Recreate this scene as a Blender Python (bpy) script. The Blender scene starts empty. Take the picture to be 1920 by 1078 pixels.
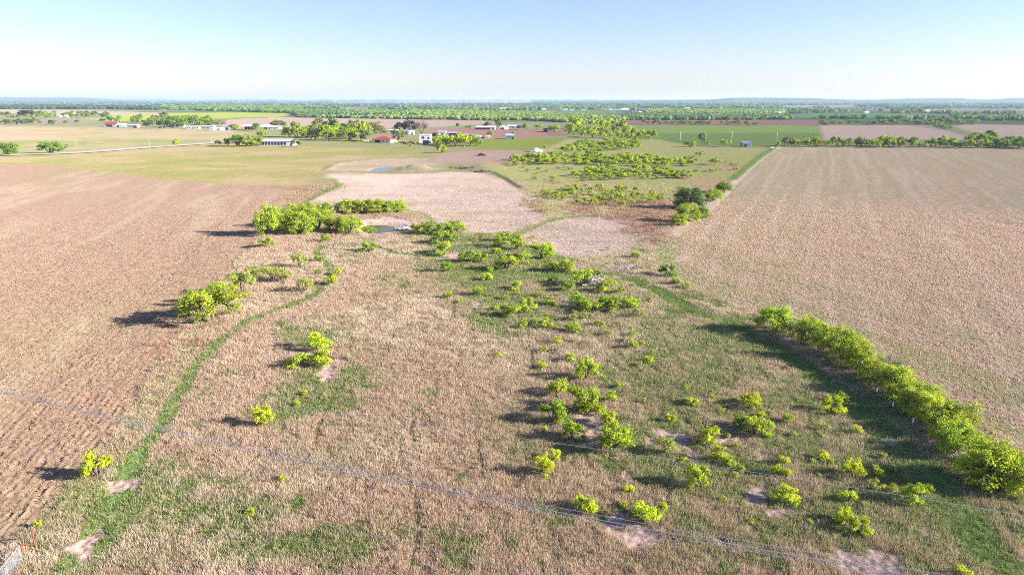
import bpy, math, random
import numpy as np
from mathutils import Vector, Matrix
C = bpy.context.scene.collection
SC = bpy.context.scene
R = math.radians
# ------------------------------------------------------------------ camera
H, F, PITCH = 35.0, 1281.0, R(15.29)
cam = bpy.data.objects.new('camera', bpy.data.cameras.new('camera')); C.objects.link(cam)
cam.location = (0, 0, H); cam.rotation_euler = (R(90) - PITCH, 0, 0)
cam.data.sensor_width = 36.0; cam.data.lens = 36.0 * F / 1920.0
cam.data.clip_start = 0.5; cam.data.clip_end = 80000
SC.camera = cam
# ------------------------------------------------------------------ light
SUN_EL, SUN_AZ = 20.5, 100.0          # azimuth clockwise from +y (view direction): right, slightly behind the camera
w = bpy.data.worlds.new("World"); SC.world = w; w.use_nodes = True
nt = w.node_tree; bg = nt.nodes['Background']
sky = nt.nodes.new('ShaderNodeTexSky'); sky.sky_type = 'NISHITA'; sky.sun_disc = False
sky.sun_elevation = R(SUN_EL); sky.sun_rotation = R(SUN_AZ)
sky.altitude = 0; sky.air_density = 1.0; sky.dust_density = 0.35; sky.ozone_density = 2.0
tint = nt.nodes.new('ShaderNodeMix'); tint.data_type = 'RGBA'; tint.blend_type = 'MULTIPLY'; tint.inputs[0].default_value = 1
tint.inputs[7].default_value = (.94, .92, 1.18, 1)          # the camera's cool white balance
nt.links.new(sky.outputs[0], tint.inputs[6]); nt.links.new(tint.outputs[2], bg.inputs[0]); bg.inputs[1].default_value = 0.061
sun = bpy.data.objects.new('sun', bpy.data.lights.new('sun', 'SUN')); C.objects.link(sun)
sun.data.energy = 5.0; sun.data.angle = R(0.5); sun.data.color = (1.0, 0.94, 0.88)
sd = Vector((math.sin(R(SUN_AZ)) * math.cos(R(SUN_EL)), math.cos(R(SUN_AZ)) * math.cos(R(SUN_EL)), math.sin(R(SUN_EL))))
sun.rotation_euler = sd.to_track_quat('Z', 'Y').to_euler(); sun.location = (60, -20, 120)
SC.view_settings.view_transform = 'Standard'; SC.view_settings.look = 'None'
SC.view_settings.gamma = 1.0; SC.view_settings.use_curve_mapping = False
SC.view_settings.exposure = 1.64
SC.render.engine = 'CYCLES'
SC.cycles.use_denoising = False; SC.cycles.filter_width = 1.0; SC.cycles.sample_clamp_indirect = 3.0
SC.cycles.max_bounces = 5; SC.cycles.diffuse_bounces = 3; SC.cycles.transmission_bounces = 4
SC.cycles.transparent_max_bounces = 8; SC.cycles.volume_bounces = 0
SC.render.film_transparent = False

# ------------------------------------------------------------------ helpers
rng = np.random.default_rng(7)
cP, sP = math.cos(PITCH), math.sin(PITCH)
def ray(px, py):
    a, b = px - 960.0, 539.0 - py
    return np.array((a, F * cP + b * sP, -F * sP + b * cP))
def gp(px, py, z=0.0):                 # where the sight line through a photo pixel meets the level z
    d = ray(px, py); t = (z - H) / d[2]
    return (d[0] * t, d[1] * t)
def depth_at(x, y, z=0.0):
    return y * cP + (H - z) * sP
def lin(c):
    c = np.asarray(c, float) / 255.0
    return np.where(c <= .04045, c / 12.92, ((c + .055) / 1.055) ** 2.4)
def tag(o, label=None, cat=None, group=None, kind=None):
    if label: o['label'] = label
    if cat: o['category'] = cat
    if group: o['group'] = group
    if kind: o['kind'] = kind
    return o
def mesh_np(name, V, faces, mats=(), n=3, cols=None, smooth=False, fm=None, extra=None):
    """V (N,3); faces (M,n) index array"""
    me = bpy.data.meshes.new(name)
    V = np.ascontiguousarray(V, np.float32); faces = np.ascontiguousarray(faces, np.int32)
    me.vertices.add(len(V)); me.vertices.foreach_set('co', V.ravel())
    me.loops.add(faces.size); me.loops.foreach_set('vertex_index', faces.ravel())
    me.polygons.add(len(faces))
    me.polygons.foreach_set('loop_start', np.arange(0, faces.size, n, dtype=np.int32))
    if fm is not None: me.polygons.foreach_set('material_index', np.asarray(fm, np.int32))
    if smooth: me.polygons.foreach_set('use_smooth', np.ones(len(faces), bool))
    me.update(calc_edges=True)
    for k, c in ([('col', cols)] if cols is not None else []) + list((extra or {}).items()):
        a = me.attributes.new(k, 'FLOAT_COLOR', 'POINT')
        c = np.asarray(c, np.float32)
        if c.shape[1] == 3: c = np.hstack([c, np.ones((len(c), 1), np.float32)])
        a.data.foreach_set('color', np.ascontiguousarray(c).ravel())
    for m in mats: me.materials.append(m)
    return me
def link(name, me, parent=None, loc=None):
    o = bpy.data.objects.new(name, me); C.objects.link(o)
    if parent: o.parent = parent
    if loc is not None: o.location = loc
    return o
def empty(name, loc, rz=0):
    o = bpy.data.objects.new(name, None); C.objects.link(o); o.location = loc; o.rotation_euler = (0, 0, rz)
    o.empty_display_size = 0.5
    return o
def _h(ix, iy, s):
    n = (ix.astype(np.int64) * 374761393 + iy.astype(np.int64) * 668265263 + s * 982451653) & 0xffffffff
    n = ((n ^ (n >> 13)) * 1274126177) & 0xffffffff
    n = (n ^ (n >> 16)) & 0xffffffff
    return n / 4294967295.0
def vn(x, y, sc, s=0):                 # value noise 0..1
    x = x / sc + s * 17.31; y = y / sc - s * 9.77
    ix, iy = np.floor(x), np.floor(y); fx, fy = x - ix, y - iy
    fx = fx * fx * (3 - 2 * fx); fy = fy * fy * (3 - 2 * fy)
    a, b, c, d = _h(ix, iy, s), _h(ix + 1, iy, s), _h(ix, iy + 1, s), _h(ix + 1, iy + 1, s)
    return (a * (1 - fx) + b * fx) * (1 - fy) + (c * (1 - fx) + d * fx) * fy
def fbm(x, y, sc, s=0, o=3):
    t = 0; a = 1; n = 0
    for i in range(o):
        t = t + a * vn(x, y, sc / 2 ** i, s + i * 5); n += a; a *= .55
    return t / n
def sst(a, b, v):
    t = np.clip((v - a) / (b - a), 0, 1); return t * t * (3 - 2 * t)

# ------------------------------------------------------------------ materials
def new_mat(name):
    m = bpy.data.materials.new(name); m.use_nodes = True
    t = m.node_tree; t.nodes.clear()
    return m, t, t.nodes.new('ShaderNodeOutputMaterial')
def N(t, k, **kw):
    n = t.nodes.new(k)
    for a, b in kw.items(): setattr(n, a, b)
    return n
def paint(name, rgb, rough=.6, var=.12, scale=1.5, metal=0.0, spec=.4):
    """a plain painted / weathered surface with procedural dirt"""
    m, t, out = new_mat(name)
    b = N(t, 'ShaderNodeBsdfPrincipled'); tc = N(t, 'ShaderNodeTexCoord')
    n1 = N(t, 'ShaderNodeTexNoise'); n1.inputs['Scale'].default_value = scale; n1.inputs['Detail'].default_value = 5
    mix = N(t, 'ShaderNodeMix', data_type='RGBA', blend_type='MULTIPLY')
    mr = N(t, 'ShaderNodeMapRange'); mr.inputs[3].default_value = 1 - var * 1.6; mr.inputs[4].default_value = 1 + var * .6
    t.links.new(tc.outputs['Object'], n1.inputs['Vector']); t.links.new(n1.outputs[0], mr.inputs[0])
    mix.inputs[0].default_value = 1; mix.inputs[6].default_value = (*rgb, 1)
    t.links.new(mr.outputs[0], mix.inputs[7]); t.links.new(mix.outputs[2], b.inputs['Base Color'])
    b.inputs['Roughness'].default_value = rough; b.inputs['Metallic'].default_value = metal
    b.inputs['Specular IOR Level'].default_value = spec
    t.links.new(b.outputs[0], out.inputs[0])
    return m
def blade_mat(name, trans=.3):
    m, t, out = new_mat(name)
    at = N(t, 'ShaderNodeAttribute', attribute_name='col')
    d = N(t, 'ShaderNodeBsdfDiffuse'); tr = N(t, 'ShaderNodeBsdfTranslucent'); mx = N(t, 'ShaderNodeMixShader')
    t.links.new(at.outputs[0], d.inputs[0]); t.links.new(at.outputs[0], tr.inputs[0])
    mx.inputs[0].default_value = trans
    t.links.new(d.outputs[0], mx.inputs[1]); t.links.new(tr.outputs[0], mx.inputs[2])
    t.links.new(mx.outputs[0], out.inputs[0])
    return m
def leaf_mat(name, trans=.38):
    """leaf colour = object colour x leaf-to-leaf variation"""
    m, t, out = new_mat(name)
    at = N(t, 'ShaderNodeAttribute', attribute_name='col'); oi = N(t, 'ShaderNodeObjectInfo')
    mul = N(t, 'ShaderNodeMix', data_type='RGBA', blend_type='MULTIPLY'); mul.inputs[0].default_value = 1
    t.links.new(oi.outputs['Color'], mul.inputs[6]); t.links.new(at.outputs[0], mul.inputs[7])
    d = N(t, 'ShaderNodeBsdfDiffuse'); tr = N(t, 'ShaderNodeBsdfTranslucent'); mx = N(t, 'ShaderNodeMixShader')
    t.links.new(mul.outputs[2], d.inputs[0]); t.links.new(mul.outputs[2], tr.inputs[0])
    mx.inputs[0].default_value = trans
    t.links.new(d.outputs[0], mx.inputs[1]); t.links.new(tr.outputs[0], mx.inputs[2])
    t.links.new(mx.outputs[0], out.inputs[0])
    return m
M_blade = blade_mat('dry_blades', .3)
M_leaf = leaf_mat('leaves'); M_bark = paint('bark', (.16, .12, .09), .9, .3, 3)
M_greybark = paint('grey_bark', (.26, .23, .2), .9, .3, 3)

# ------------------------------------------------------------------ the ground: areas in metres
def W(pts): return np.array([gp(*p) for p in pts])
def segdist(X, Y, P, closed):
    d2 = np.full(X.shape, 1e18); n = len(P)
    for i in range(n if closed else n - 1):
        a, b = P[i], P[(i + 1) % n]; e = b - a; L = e @ e + 1e-9
        t = np.clip(((X - a[0]) * e[0] + (Y - a[1]) * e[1]) / L, 0, 1)
        d2 = np.minimum(d2, (X - a[0] - t * e[0]) ** 2 + (Y - a[1] - t * e[1]) ** 2)
    return np.sqrt(d2)
def poly(X, Y, P, soft, warp=0.0, ws=None, seed=3):
    """0..1 membership of a ground polygon with a ragged edge (soft, warp in metres)"""
    out = np.zeros(X.shape)
    m = 3 * (soft + warp)
    k = (X > P[:, 0].min() - m) & (X < P[:, 0].max() + m) & (Y > P[:, 1].min() - m) & (Y < P[:, 1].max() + m)
    if not k.any(): return out
    x, y = X[k], Y[k]
    if warp:
        s = ws or warp * 3
        x = x + (fbm(x, y, s, seed) - .5) * 3 * warp; y = y + (fbm(x, y, s, seed + 50) - .5) * 3 * warp
    ins = np.zeros(x.shape, bool); n = len(P)
    for i in range(n):
        a, b = P[i], P[(i + 1) % n]
        c = (a[1] > y) != (b[1] > y)
        xi = (b[0] - a[0]) * (y - a[1]) / (b[1] - a[1] + 1e-12) + a[0]
        ins ^= c & (x < xi)
    d = segdist(x, y, P, True); d = np.where(ins, d, -d)
    out[k] = sst(-soft, soft, d)
    return out
def line(X, Y, P, w, soft, warp=0.0, seed=9):
    out = np.zeros(X.shape); w = np.broadcast_to(np.asarray(w, float), (len(P),)) if np.ndim(w) else np.full(len(P), w)
    m = w.max() + soft * 2 + warp * 2 + 1
    k = (X > P[:, 0].min() - m) & (X < P[:, 0].max() + m) & (Y > P[:, 1].min() - m) & (Y < P[:, 1].max() + m)
    if not k.any(): return out
    x, y = X[k], Y[k]
    if warp:
        x = x + (fbm(x, y, 4, seed) - .5) * 2 * warp; y = y + (fbm(x, y, 4, seed + 9) - .5) * 2 * warp
    best = np.full(x.shape, -1e9)
    for i in range(len(P) - 1):
        a, b = P[i], P[i + 1]; e = b - a; L = e @ e + 1e-9
        t = np.clip(((x - a[0]) * e[0] + (y - a[1]) * e[1]) / L, 0, 1)
        d = np.sqrt((x - a[0] - t * e[0]) ** 2 + (y - a[1] - t * e[1]) ** 2)
        best = np.maximum(best, (w[i] + (w[i + 1] - w[i]) * t) / 2 - d)
    out[k] = sst(-soft, soft, best)
    return out
def smooth_line(pts, k=4):              # Catmull-Rom through photo points, in metres
    P = W(pts); P = np.vstack([2 * P[0] - P[1], P, 2 * P[-1] - P[-2]]); o = []
    for i in range(1, len(P) - 2):
        for t in np.linspace(0, 1, k, endpoint=False):
            a, b, c, d = P[i - 1], P[i], P[i + 1], P[i + 2]
            o.append(.5 * (2 * b + (c - a) * t + (2 * a - 5 * b + 4 * c - d) * t * t + (3 * b - a - 3 * c + d) * t ** 3))
    o.append(P[-2]); return np.array(o)

LEFT_FIELD = W([(-900, 1060), (-60, 1075), (22, 1020), (77, 973), (133, 900), (197, 830), (262, 740), (292, 680), (347, 614), (367, 585), (400, 540), (448, 484), (478, 460), (484, 400), (520, 375), (562, 358),
                (480, 350), (400, 345), (300, 337), (200, 322), (100, 312), (0, 309), (-400, 306)])
PASTURE = W([(-500, 296), (-10, 292), (150, 287), (280, 278), (400, 270), (440, 272), (560, 274), (700, 279), (780, 282), (850, 287), (830, 291), (760, 294), (690, 298), (640, 305), (600, 320), (562, 358), (400, 346), (200, 324), (0, 312), (-500, 308)])
RIGHT_FIELD = W([(1458, 277), (1400, 322), (1340, 380), (1300, 418), (1262, 445), (1232, 470), (1226, 484), (1240, 505), (1290, 535), (1400, 585), (1500, 610), (1600, 655), (1720, 720), (1850, 800), (1960, 860), (3200, 1300), (3400, 282), (1920, 279), (1700, 275), (1500, 273)])
PINK_FIELD = W([(574, 386), (590, 372), (640, 352), (632, 338), (618, 325), (680, 326), (760, 328), (850, 322), (915, 326), (960, 345), (985, 362), (990, 380), (1018, 405), (1030, 414), (966, 440), (900, 438), (850, 432), (818, 422), (790, 402), (748, 396), (620, 398)])
PINK_FIELD2 = W([(1035, 414), (1100, 405), (1180, 410), (1240, 430), (1215, 465), (1150, 480), (1100, 490), (1050, 480), (975, 442)])
BRUSH_LAND = W([(900, 305), (1000, 288), (1060, 262), (1230, 262), (1300, 275), (1440, 278), (1400, 320), (1340, 380), (1262, 445), (1225, 468), (1180, 412), (1100, 405), (1030, 412), (1012, 400), (988, 380), (985, 360), (960, 343), (920, 322)])
BROWN_BRUSH = W([(1040, 395), (1100, 372), (1180, 378), (1260, 375), (1262, 400), (1250, 440), (1225, 462), (1190, 440), (1150, 415), (1090, 402)])
BROWN_B2 = W([(985, 378), (1010, 378), (1030, 392), (1022, 402), (1000, 400)])
BROWN_B3 = W([(555, 434), (600, 432), (690, 438), (690, 446), (640, 450), (560, 446)])
BROWN_B4 = W([(375, 600), (455, 592), (470, 600), (410, 632), (360, 670), (320, 712), (285, 712), (300, 680), (345, 625)])
BROWN_B5 = W([(1440, 628), (1500, 640), (1560, 668), (1640, 720), (1720, 790), (1790, 850), (1850, 905), (1920, 960), (1990, 1010), (1920, 1010), (1850, 950), (1790, 890), (1740, 830), (1660, 765), (1570, 690), (1500, 655), (1430, 635)])
GREEN_RIGHT = W([(850, 440), (1000, 450), (1120, 500), (1300, 570), (1420, 640), (1600, 740), (1800, 920), (1960, 1100), (1300, 1100), (1200, 1000), (1130, 880), (1030, 760), (960, 640), (880, 540), (820, 480)])
GREEN_MID = W([(760, 440), (850, 436), (960, 445), (1030, 470), (1100, 505), (1090, 520), (960, 522), (880, 512), (800, 492), (760, 470)])
GREEN_B1 = W([(500, 700), (560, 690), (605, 700), (600, 740), (560, 770), (520, 760), (495, 735)])
GREEN_B2 = W([(230, 880), (330, 860), (400, 900), (560, 960), (540, 1010), (440, 1010), (330, 1000), (240, 980)])
GREEN_B3 = W([(640, 1000), (800, 1020), (900, 1040), (880, 1078), (700, 1060), (640, 1030)])
GREEN_B4 = W([(850, 520), (930, 540), (1000, 600), (1000, 640), (900, 620), (860, 580)])
GREEN_B5 = W([(520, 610), (620, 600), (640, 640), (560, 660), (520, 640)])
CORNER = W([(1228, 470), (1262, 448), (1262, 470), (1250, 490), (1262, 512), (1232, 495)])
TRACK1 = smooth_line([(60, 1140), (110, 1078), (165, 1010), (207, 955), (236, 897), (265, 850), (303, 795), (342, 726), (380, 672), (418, 634), (467, 603), (534, 577), (583, 556), (614, 527), (620, 503), (596, 480), (603, 465), (640, 461), (680, 460), (716, 466), (745, 476), (790, 482), (840, 486)])
TRACK1B = smooth_line([(265, 850), (236, 920), (215, 985), (180, 1040), (150, 1090)])
TRACK2 = smooth_line([(622, 334), (630, 342), (636, 348), (612, 359), (592, 369), (575, 379), (578, 387), (592, 389)])
TRACK3 = smooth_line([(760, 394), (785, 399), (803, 408), (814, 420), (822, 432), (850, 446)])
TRACK4 = smooth_line([(1110, 405), (1060, 408), (1030, 415), (1000, 426), (970, 438), (960, 448), (985, 462), (1010, 480), (1030, 500), (1060, 515)])
TRACK5 = smooth_line([(880, 506), (960, 515), (1050, 518), (1120, 515), (1170, 520), (1215, 538), (1262, 563), (1310, 590), (1360, 604), (1420, 635), (1500, 682), (1570, 735), (1640, 795), (1700, 855), (1750, 905), (1800, 965), (1860, 1035), (1930, 1110)])
RED_STRIPS = [W([(395, 240), (430, 224), (560, 219), (760, 221), (900, 226), (935, 231), (820, 238), (640, 243)]),
              W([(795, 243), (900, 239), (1062, 247), (1055, 256), (960, 259), (850, 257)]),
              W([(1160, 226), (1300, 224), (1540, 227), (1545, 236), (1300, 236), (1165, 235)])]
BARE_BROWN = W([(812, 291), (880, 282), (960, 282), (1040, 284), (990, 296), (940, 303), (860, 306), (806, 304)])
LAWN = W([(868, 264), (1010, 259), (1100, 262), (1085, 275), (1000, 281), (900, 277), (840, 272), (640, 268), (640, 262)])
GREENF = W([(1180, 236), (1533, 236), (1542, 262), (1500, 272), (1400, 276), (1220, 268)])
GREENF_DARK = W([(1232, 251), (1540, 249), (1546, 264), (1400, 276), (1215, 268)])
TANF = [W([(1537, 235), (1740, 235), (1830, 262), (1545, 262)]), W([(1780, 234), (2100, 236), (2100, 262), (1850, 258)])]
YELLOW_STRIPS = [W([(205, 217), (270, 213), (420, 211), (540, 213), (540, 219), (430, 222), (330, 226), (200, 224)]), W([(-200, 204), (0, 205), (60, 208), (45, 213), (-200, 214)]),
                 W([(150, 222), (300, 221), (300, 228), (220, 228)])]
TEALF = [W([(1480, 214), (1640, 212), (1950, 216), (1950, 219), (1640, 221), (1500, 221)]), W([(980, 207), (1150, 207), (1170, 213), (1000, 214)]), W([(560, 204), (700, 205), (690, 208), (560, 208)])]
PALEF = [W([(-100, 207), (60, 206), (200, 209), (330, 212), (190, 217), (60, 214), (-100, 212)]), W([(640, 192), (1000, 191), (1000, 194), (620, 195)]), W([(1460, 198), (1620, 197), (1600, 202), (1480, 203)]),
         W([(1180, 197), (1330, 196), (1320, 199), (1200, 199)]), W([(1600, 205), (2000, 204), (2000, 209), (1640, 208)])]
UPPER_L = W([(-500, 240), (0, 238), (200, 240), (430, 245), (470, 250), (440, 268), (400, 270), (280, 277), (0, 291), (-500, 297)])
UPPER_G = W([(-500, 268), (0, 266), (180, 262), (380, 258), (440, 262), (280, 276), (0, 290), (-500, 295)])
ROAD = smooth_line([(-300, 301), (0, 292), (150, 287), (280, 277), (340, 273), (400, 269), (440, 266), (480, 265)])
LANE = smooth_line([(560, 261), (640, 263), (700, 264), (760, 266), (800, 268)])
EDGE_LANE = smooth_line([(1462, 276), (1440, 288), (1410, 312), (1375, 345), (1335, 385), (1300, 412), (1262, 440)])
GREEN_EDGE = smooth_line([(1452, 277), (1420, 298), (1395, 318), (1374, 336)])
SANDY = W([(612, 322), (640, 306), (700, 298), (790, 297), (835, 302), (825, 312), (800, 322), (740, 322), (680, 325)])
DITCH = smooth_line([(822, 312), (845, 313), (866, 317), (915, 322), (940, 332), (962, 345), (972, 352)])
POND_BANK = W([(655, 424), (680, 412), (720, 407), (770, 411), (775, 420), (768, 434), (745, 438), (700, 440), (668, 434)])
POND = W([(672, 423), (690, 418), (720, 418), (742, 422), (750, 427), (735, 434), (705, 436), (682, 432)])
POND2 = W([(690, 320), (705, 314), (722, 312), (738, 314), (728, 318), (708, 322)])
BARE = [W(p) for p in (
    [(1088, 770), (1125, 773), (1132, 800), (1130, 818), (1112, 838), (1082, 836), (1096, 812), (1072, 792)],
    [(1206, 823), (1232, 821), (1238, 834), (1212, 836)],
    [(1230, 798), (1252, 806), (1290, 815), (1298, 835), (1324, 846), (1320, 860), (1298, 866), (1272, 852), (1262, 832), (1240, 820)],
    [(1343, 820), (1400, 817), (1392, 831), (1358, 834)], [(1413, 844), (1438, 845), (1447, 860), (1424, 856)],
    [(1276, 784), (1304, 796), (1284, 799)], [(1385, 924), (1410, 903), (1432, 903), (1450, 925), (1442, 942), (1408, 943)],
    [(1438, 950), (1470, 954), (1497, 956), (1508, 974), (1480, 975), (1452, 964)],
    [(1124, 977), (1143, 950), (1182, 953), (1188, 974), (1218, 985), (1240, 1005), (1215, 1032), (1190, 1026), (1166, 1002), (1132, 988)],
    [(1246, 1008), (1278, 1015), (1264, 1028), (1248, 1022)], [(1398, 978), (1422, 980), (1428, 1003), (1406, 1000)], [(1340, 1004), (1375, 1012), (1368, 1026), (1345, 1018)],
    [(1572, 1022), (1612, 1040), (1650, 1028), (1698, 1033), (1694, 1056), (1672, 1095), (1596, 1090), (1566, 1045)],
    [(1748, 983), (1738, 1000), (1716, 1008), (1730, 992)], [(1534, 750), (1562, 758), (1545, 765)], [(1596, 780), (1625, 792), (1605, 797)],
    [(608, 668), (638, 672), (634, 698), (618, 724), (604, 700)], [(192, 984), (182, 1020), (160, 1054), (146, 1032), (153, 1003), (176, 988)],
    [(205, 905), (252, 898), (246, 914), (212, 922), (200, 938)], [(833, 478), (864, 471), (872, 481), (842, 491), (828, 488)],
    [(880, 556), (905, 563), (908, 581), (886, 577)], [(985, 508), (1022, 512), (985, 516)], [(1475, 905), (1500, 912), (1480, 916)], [(1640, 820), (1680, 824), (1660, 832)],
    [(640, 402), (662, 401), (655, 406), (642, 406)])]
TRAILS = [smooth_line(p, 3) for p in (
    [(633, 727), (622, 750), (602, 790), (596, 815), (592, 850)], [(985, 610), (992, 645), (1000, 680), (1012, 730), (1030, 760), (1046, 790)],
    [(880, 500), (890, 530), (893, 560), (885, 590), (888, 630)], [(1040, 840), (1062, 870), (1100, 905), (1140, 950)],
    [(1235, 720), (1262, 760), (1290, 790), (1310, 815), (1370, 840), (1400, 880), (1420, 900), (1445, 950), (1500, 990), (1560, 1040)],
    [(1060, 640), (1120, 670), (1180, 700), (1225, 730)], [(900, 830), (906, 860), (910, 900)], [(1100, 620), (1150, 660), (1230, 720), (1236, 790)],
    [(920, 575), (960, 620), (985, 660)], [(560, 1010), (640, 1030), (760, 1040)], [(845, 520), (852, 560), (850, 600)], [(1140, 860), (1180, 890), (1250, 930), (1265, 950)],
    [(780, 940), (785, 1000), (775, 1060)], [(1160, 610), (1180, 650), (1240, 700)], [(770, 800), (776, 830)], [(1570, 740), (1600, 780), (1650, 840), (1690, 900)])]
UF = np.array(gp(150, 880)); UF2 = np.array(gp(470, 420)); DL = (UF2 - UF) / np.linalg.norm(UF2 - UF)     # furrow directions
UR = np.array(gp(1600, 560)); UR2 = np.array(gp(1568, 285)); DR = (UR2 - UR) / np.linalg.norm(UR2 - UR)
UT = np.array(gp(1350, 570)); UT2 = np.array(gp(1850, 810)); DT = (UT2 - UT) / np.linalg.norm(UT2 - UT)

def area(X, Y):
    """what grows where: colours and cover of the ground at points (metres)"""
    r = np.hypot(X, Y) + 1
    n1, n2, n3 = fbm(X, Y, 28, 1), fbm(X, Y, 7, 2), vn(X, Y, 1.6, 3)
    nb = fbm(X, Y, 120, 4)
    col = np.ones((len(X), 3)) * lin((172, 150, 122))
    c2 = np.ones((len(X), 3)) * lin((132, 116, 86))
    tall = np.ones(len(X)); green = np.zeros(len(X)); straw = np.zeros(len(X)); brown = np.zeros(len(X)); furrow = np.zeros(len(X)); soil = np.zeros(len(X))
    K = np.array((.74, .72, .84))
    def put(m, a, b=None, **kw):
        nonlocal col, c2
        mm = m[:, None]
        col = col * (1 - mm) + lin(a) * K * mm
        c2 = c2 * (1 - mm) + lin(b if b is not None else a) * K * mm
        for k, v in kw.items():
            t = dict(tall=tall, green=green, straw=straw, brown=brown, furrow=furrow, soil=soil)[k]
            t[:] = t * (1 - m) + v * m
    # far parcels
    far = sst(560, 800, r)
    put(far, (168, 154, 122), (120, 132, 80), tall=0)
    ang = .16; u = X * math.cos(ang) + Y * math.sin(ang); v = -X * math.sin(ang) + Y * math.cos(ang)
    cu, cv = np.floor(u / 420 + .3 * vn(u * 0, v, 900, 2)), np.floor(v / 520)
    hh = _h(cu, cv, 11); h2 = _h(cu, cv, 12)
    f2 = sst(1100, 1300, r)
    for lo, hi, c in ((0, .22, (176, 158, 132)), (.22, .40, (140, 150, 98)), (.40, .72, (104, 122, 76)), (.72, .86, (150, 148, 108)), (.86, 1.01, (96, 116, 84))):
        put(f2 * ((hh >= lo) & (hh < hi)), c, (92, 110, 66))
    vf = sst(3200, 5200, r); put(vf * (h2 > .25) * .85, (96, 114, 88), (84, 104, 78))
    # middle distance base
    mid = sst(290, 330, r) * (1 - sst(900, 1000, r))
    put(mid, (158, 150, 108), (128, 134, 74), tall=.0)
    put(poly(X, Y, UPPER_L, 6, 3), (176, 158, 126), (158, 152, 100), tall=0)
    put(poly(X, Y, UPPER_G, 25, 8) * .75, (142, 148, 92), (122, 138, 74), tall=0)
    put(poly(X, Y, PASTURE, 3, 2), (163, 152, 100), (142, 142, 76), tall=0)
    k = poly(X, Y, PASTURE, 3, 2) * sst(.5, .7, fbm(X, Y * .35, 45, 21)) * .7; put(k, (178, 158, 122), (166, 150, 104), tall=0)
    st = fbm(X * .5, Y, 16, 23); s2 = fbm(X * .4, Y, 42, 24)
    past = np.clip(poly(X, Y, PASTURE, 3, 2) + poly(X, Y, UPPER_L, 6, 3), 0, 1)
    put(past * sst(.5, .68, st) * .55, (182, 160, 124), (174, 154, 112)); put(past * sst(.52, .7, 1 - st) * .5, (146, 146, 82), (128, 136, 66)); put(past * sst(.5, .7, s2) * .5, (186, 164, 136), (176, 156, 120))
    for p in YELLOW_STRIPS: put(poly(X, Y, p, 15, 6), (168, 172, 74), (150, 164, 70), tall=0)
    for p in PALEF: put(poly(X, Y, p, 30, 10), (184, 168, 146), (150, 146, 110), tall=0)
    for p in TEALF: put(poly(X, Y, p, 12, 3), (112, 146, 84), (106, 140, 82), tall=0)
    for p in RED_STRIPS: put(poly(X, Y, p, 5, 2), (182, 162, 138), (168, 146, 122), tall=0)
    put(poly(X, Y, RED_STRIPS[1], 5, 2) * .8, (162, 122, 104), (150, 108, 92), tall=0)
    put(poly(X, Y, RED_STRIPS[2], 5, 2) * .8, (150, 112, 94), (142, 100, 84), tall=0)
    put(poly(X, Y, LAWN, 3, 2), (140, 148, 66), (122, 140, 56), tall=0)
    put(poly(X, Y, GREENF, 3, 1), (138, 158, 78), (128, 152, 72), tall=0)
    put(poly(X, Y, GREENF_DARK, 6, 4) * .7, (112, 130, 72), (102, 124, 66), tall=0)
    for p in TANF: put(poly(X, Y, p, 4, 1), (192, 168, 142), (180, 158, 130), tall=0)
    # right stubble field
    K = np.array((.91, .92, 1.06))
    m = poly(X, Y, RIGHT_FIELD, .8, .8)
    put(m, (176, 150, 124), (150, 142, 92), tall=.0, straw=.9, furrow=1)
    u1, v1 = X * DR[0] + Y * DR[1], X * DR[1] - Y * DR[0]
    put(m * sst(.52, .75, fbm(v1, u1 * .04, 3.2, 33)) * .4, (160, 150, 112), (146, 144, 90), straw=.8)
    put(m * sst(.5, .7, fbm(v1, u1 * .02, 1.8, 34)) * .4, (194, 172, 146), (186, 162, 134))
    e1 = (X - UT[0]) * DT[1] - (Y - UT[1]) * DT[0]; u2 = X * DT[0] + Y * DT[1]
    put(m * (1 - sst(14, 34, -e1 if e1[m > .5].size and np.median(e1[m > .5]) < 0 else e1)) * sst(.45, .65, fbm(e1, u2 * .08, 3.0, 36)) * .6, (146, 144, 96), (130, 138, 76))
    put(m * sst(.5, .8, fbm(X, Y, 60, 31)) * .5, (180, 146, 122), (170, 148, 110))
    # left ploughed field
    K = np.array((.58, .61, .70))
    m = poly(X, Y, LEFT_FIELD, .5, .35)
    red = sst(90, 230, r)
    put(m, (160, 118, 92), (188, 160, 124), tall=0, straw=1, furrow=1, soil=1)
    put(m * red * .6, (176, 138, 114), (186, 160, 130))
    put(m * sst(.5, .75, fbm(X, Y * .6, 70, 35)) * .45, (172, 150, 108), (170, 158, 110))
    e = (X - UF[0]) * DL[1] - (Y - UF[1]) * DL[0]
    for off in (4, 5.8, 9.0, 10.8, 19.5, 21.3, 34, 35.8, 52, 53.8, 75, 76.8, 110, 111.8):
        put(m * np.exp(-((e + off + .5 * (fbm(X, Y, 30, 49) - .5)) / .35) ** 2) * (.35 + .5 * vn(X, Y, 12, 51)), (150, 116, 94), (170, 140, 112), straw=.3)
    put(m * sst(.55, .75, fbm(X * DL[1] - Y * DL[0], (X * DL[0] + Y * DL[1]) * .15, 8, 52)) * .4, (196, 172, 136), (200, 180, 144))
    # land between: bright mown field, brushland
    K = np.array((1.0, .98, 1.1))
    put(poly(X, Y, BRUSH_LAND, 5, 4), (158, 148, 104), (130, 138, 66), tall=.35)
    put(poly(X, Y, BRUSH_LAND, 5, 4) * sst(.48, .66, fbm(X, Y * .5, 40, 41)) * .8, (170, 144, 114), (144, 112, 84))
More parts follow.
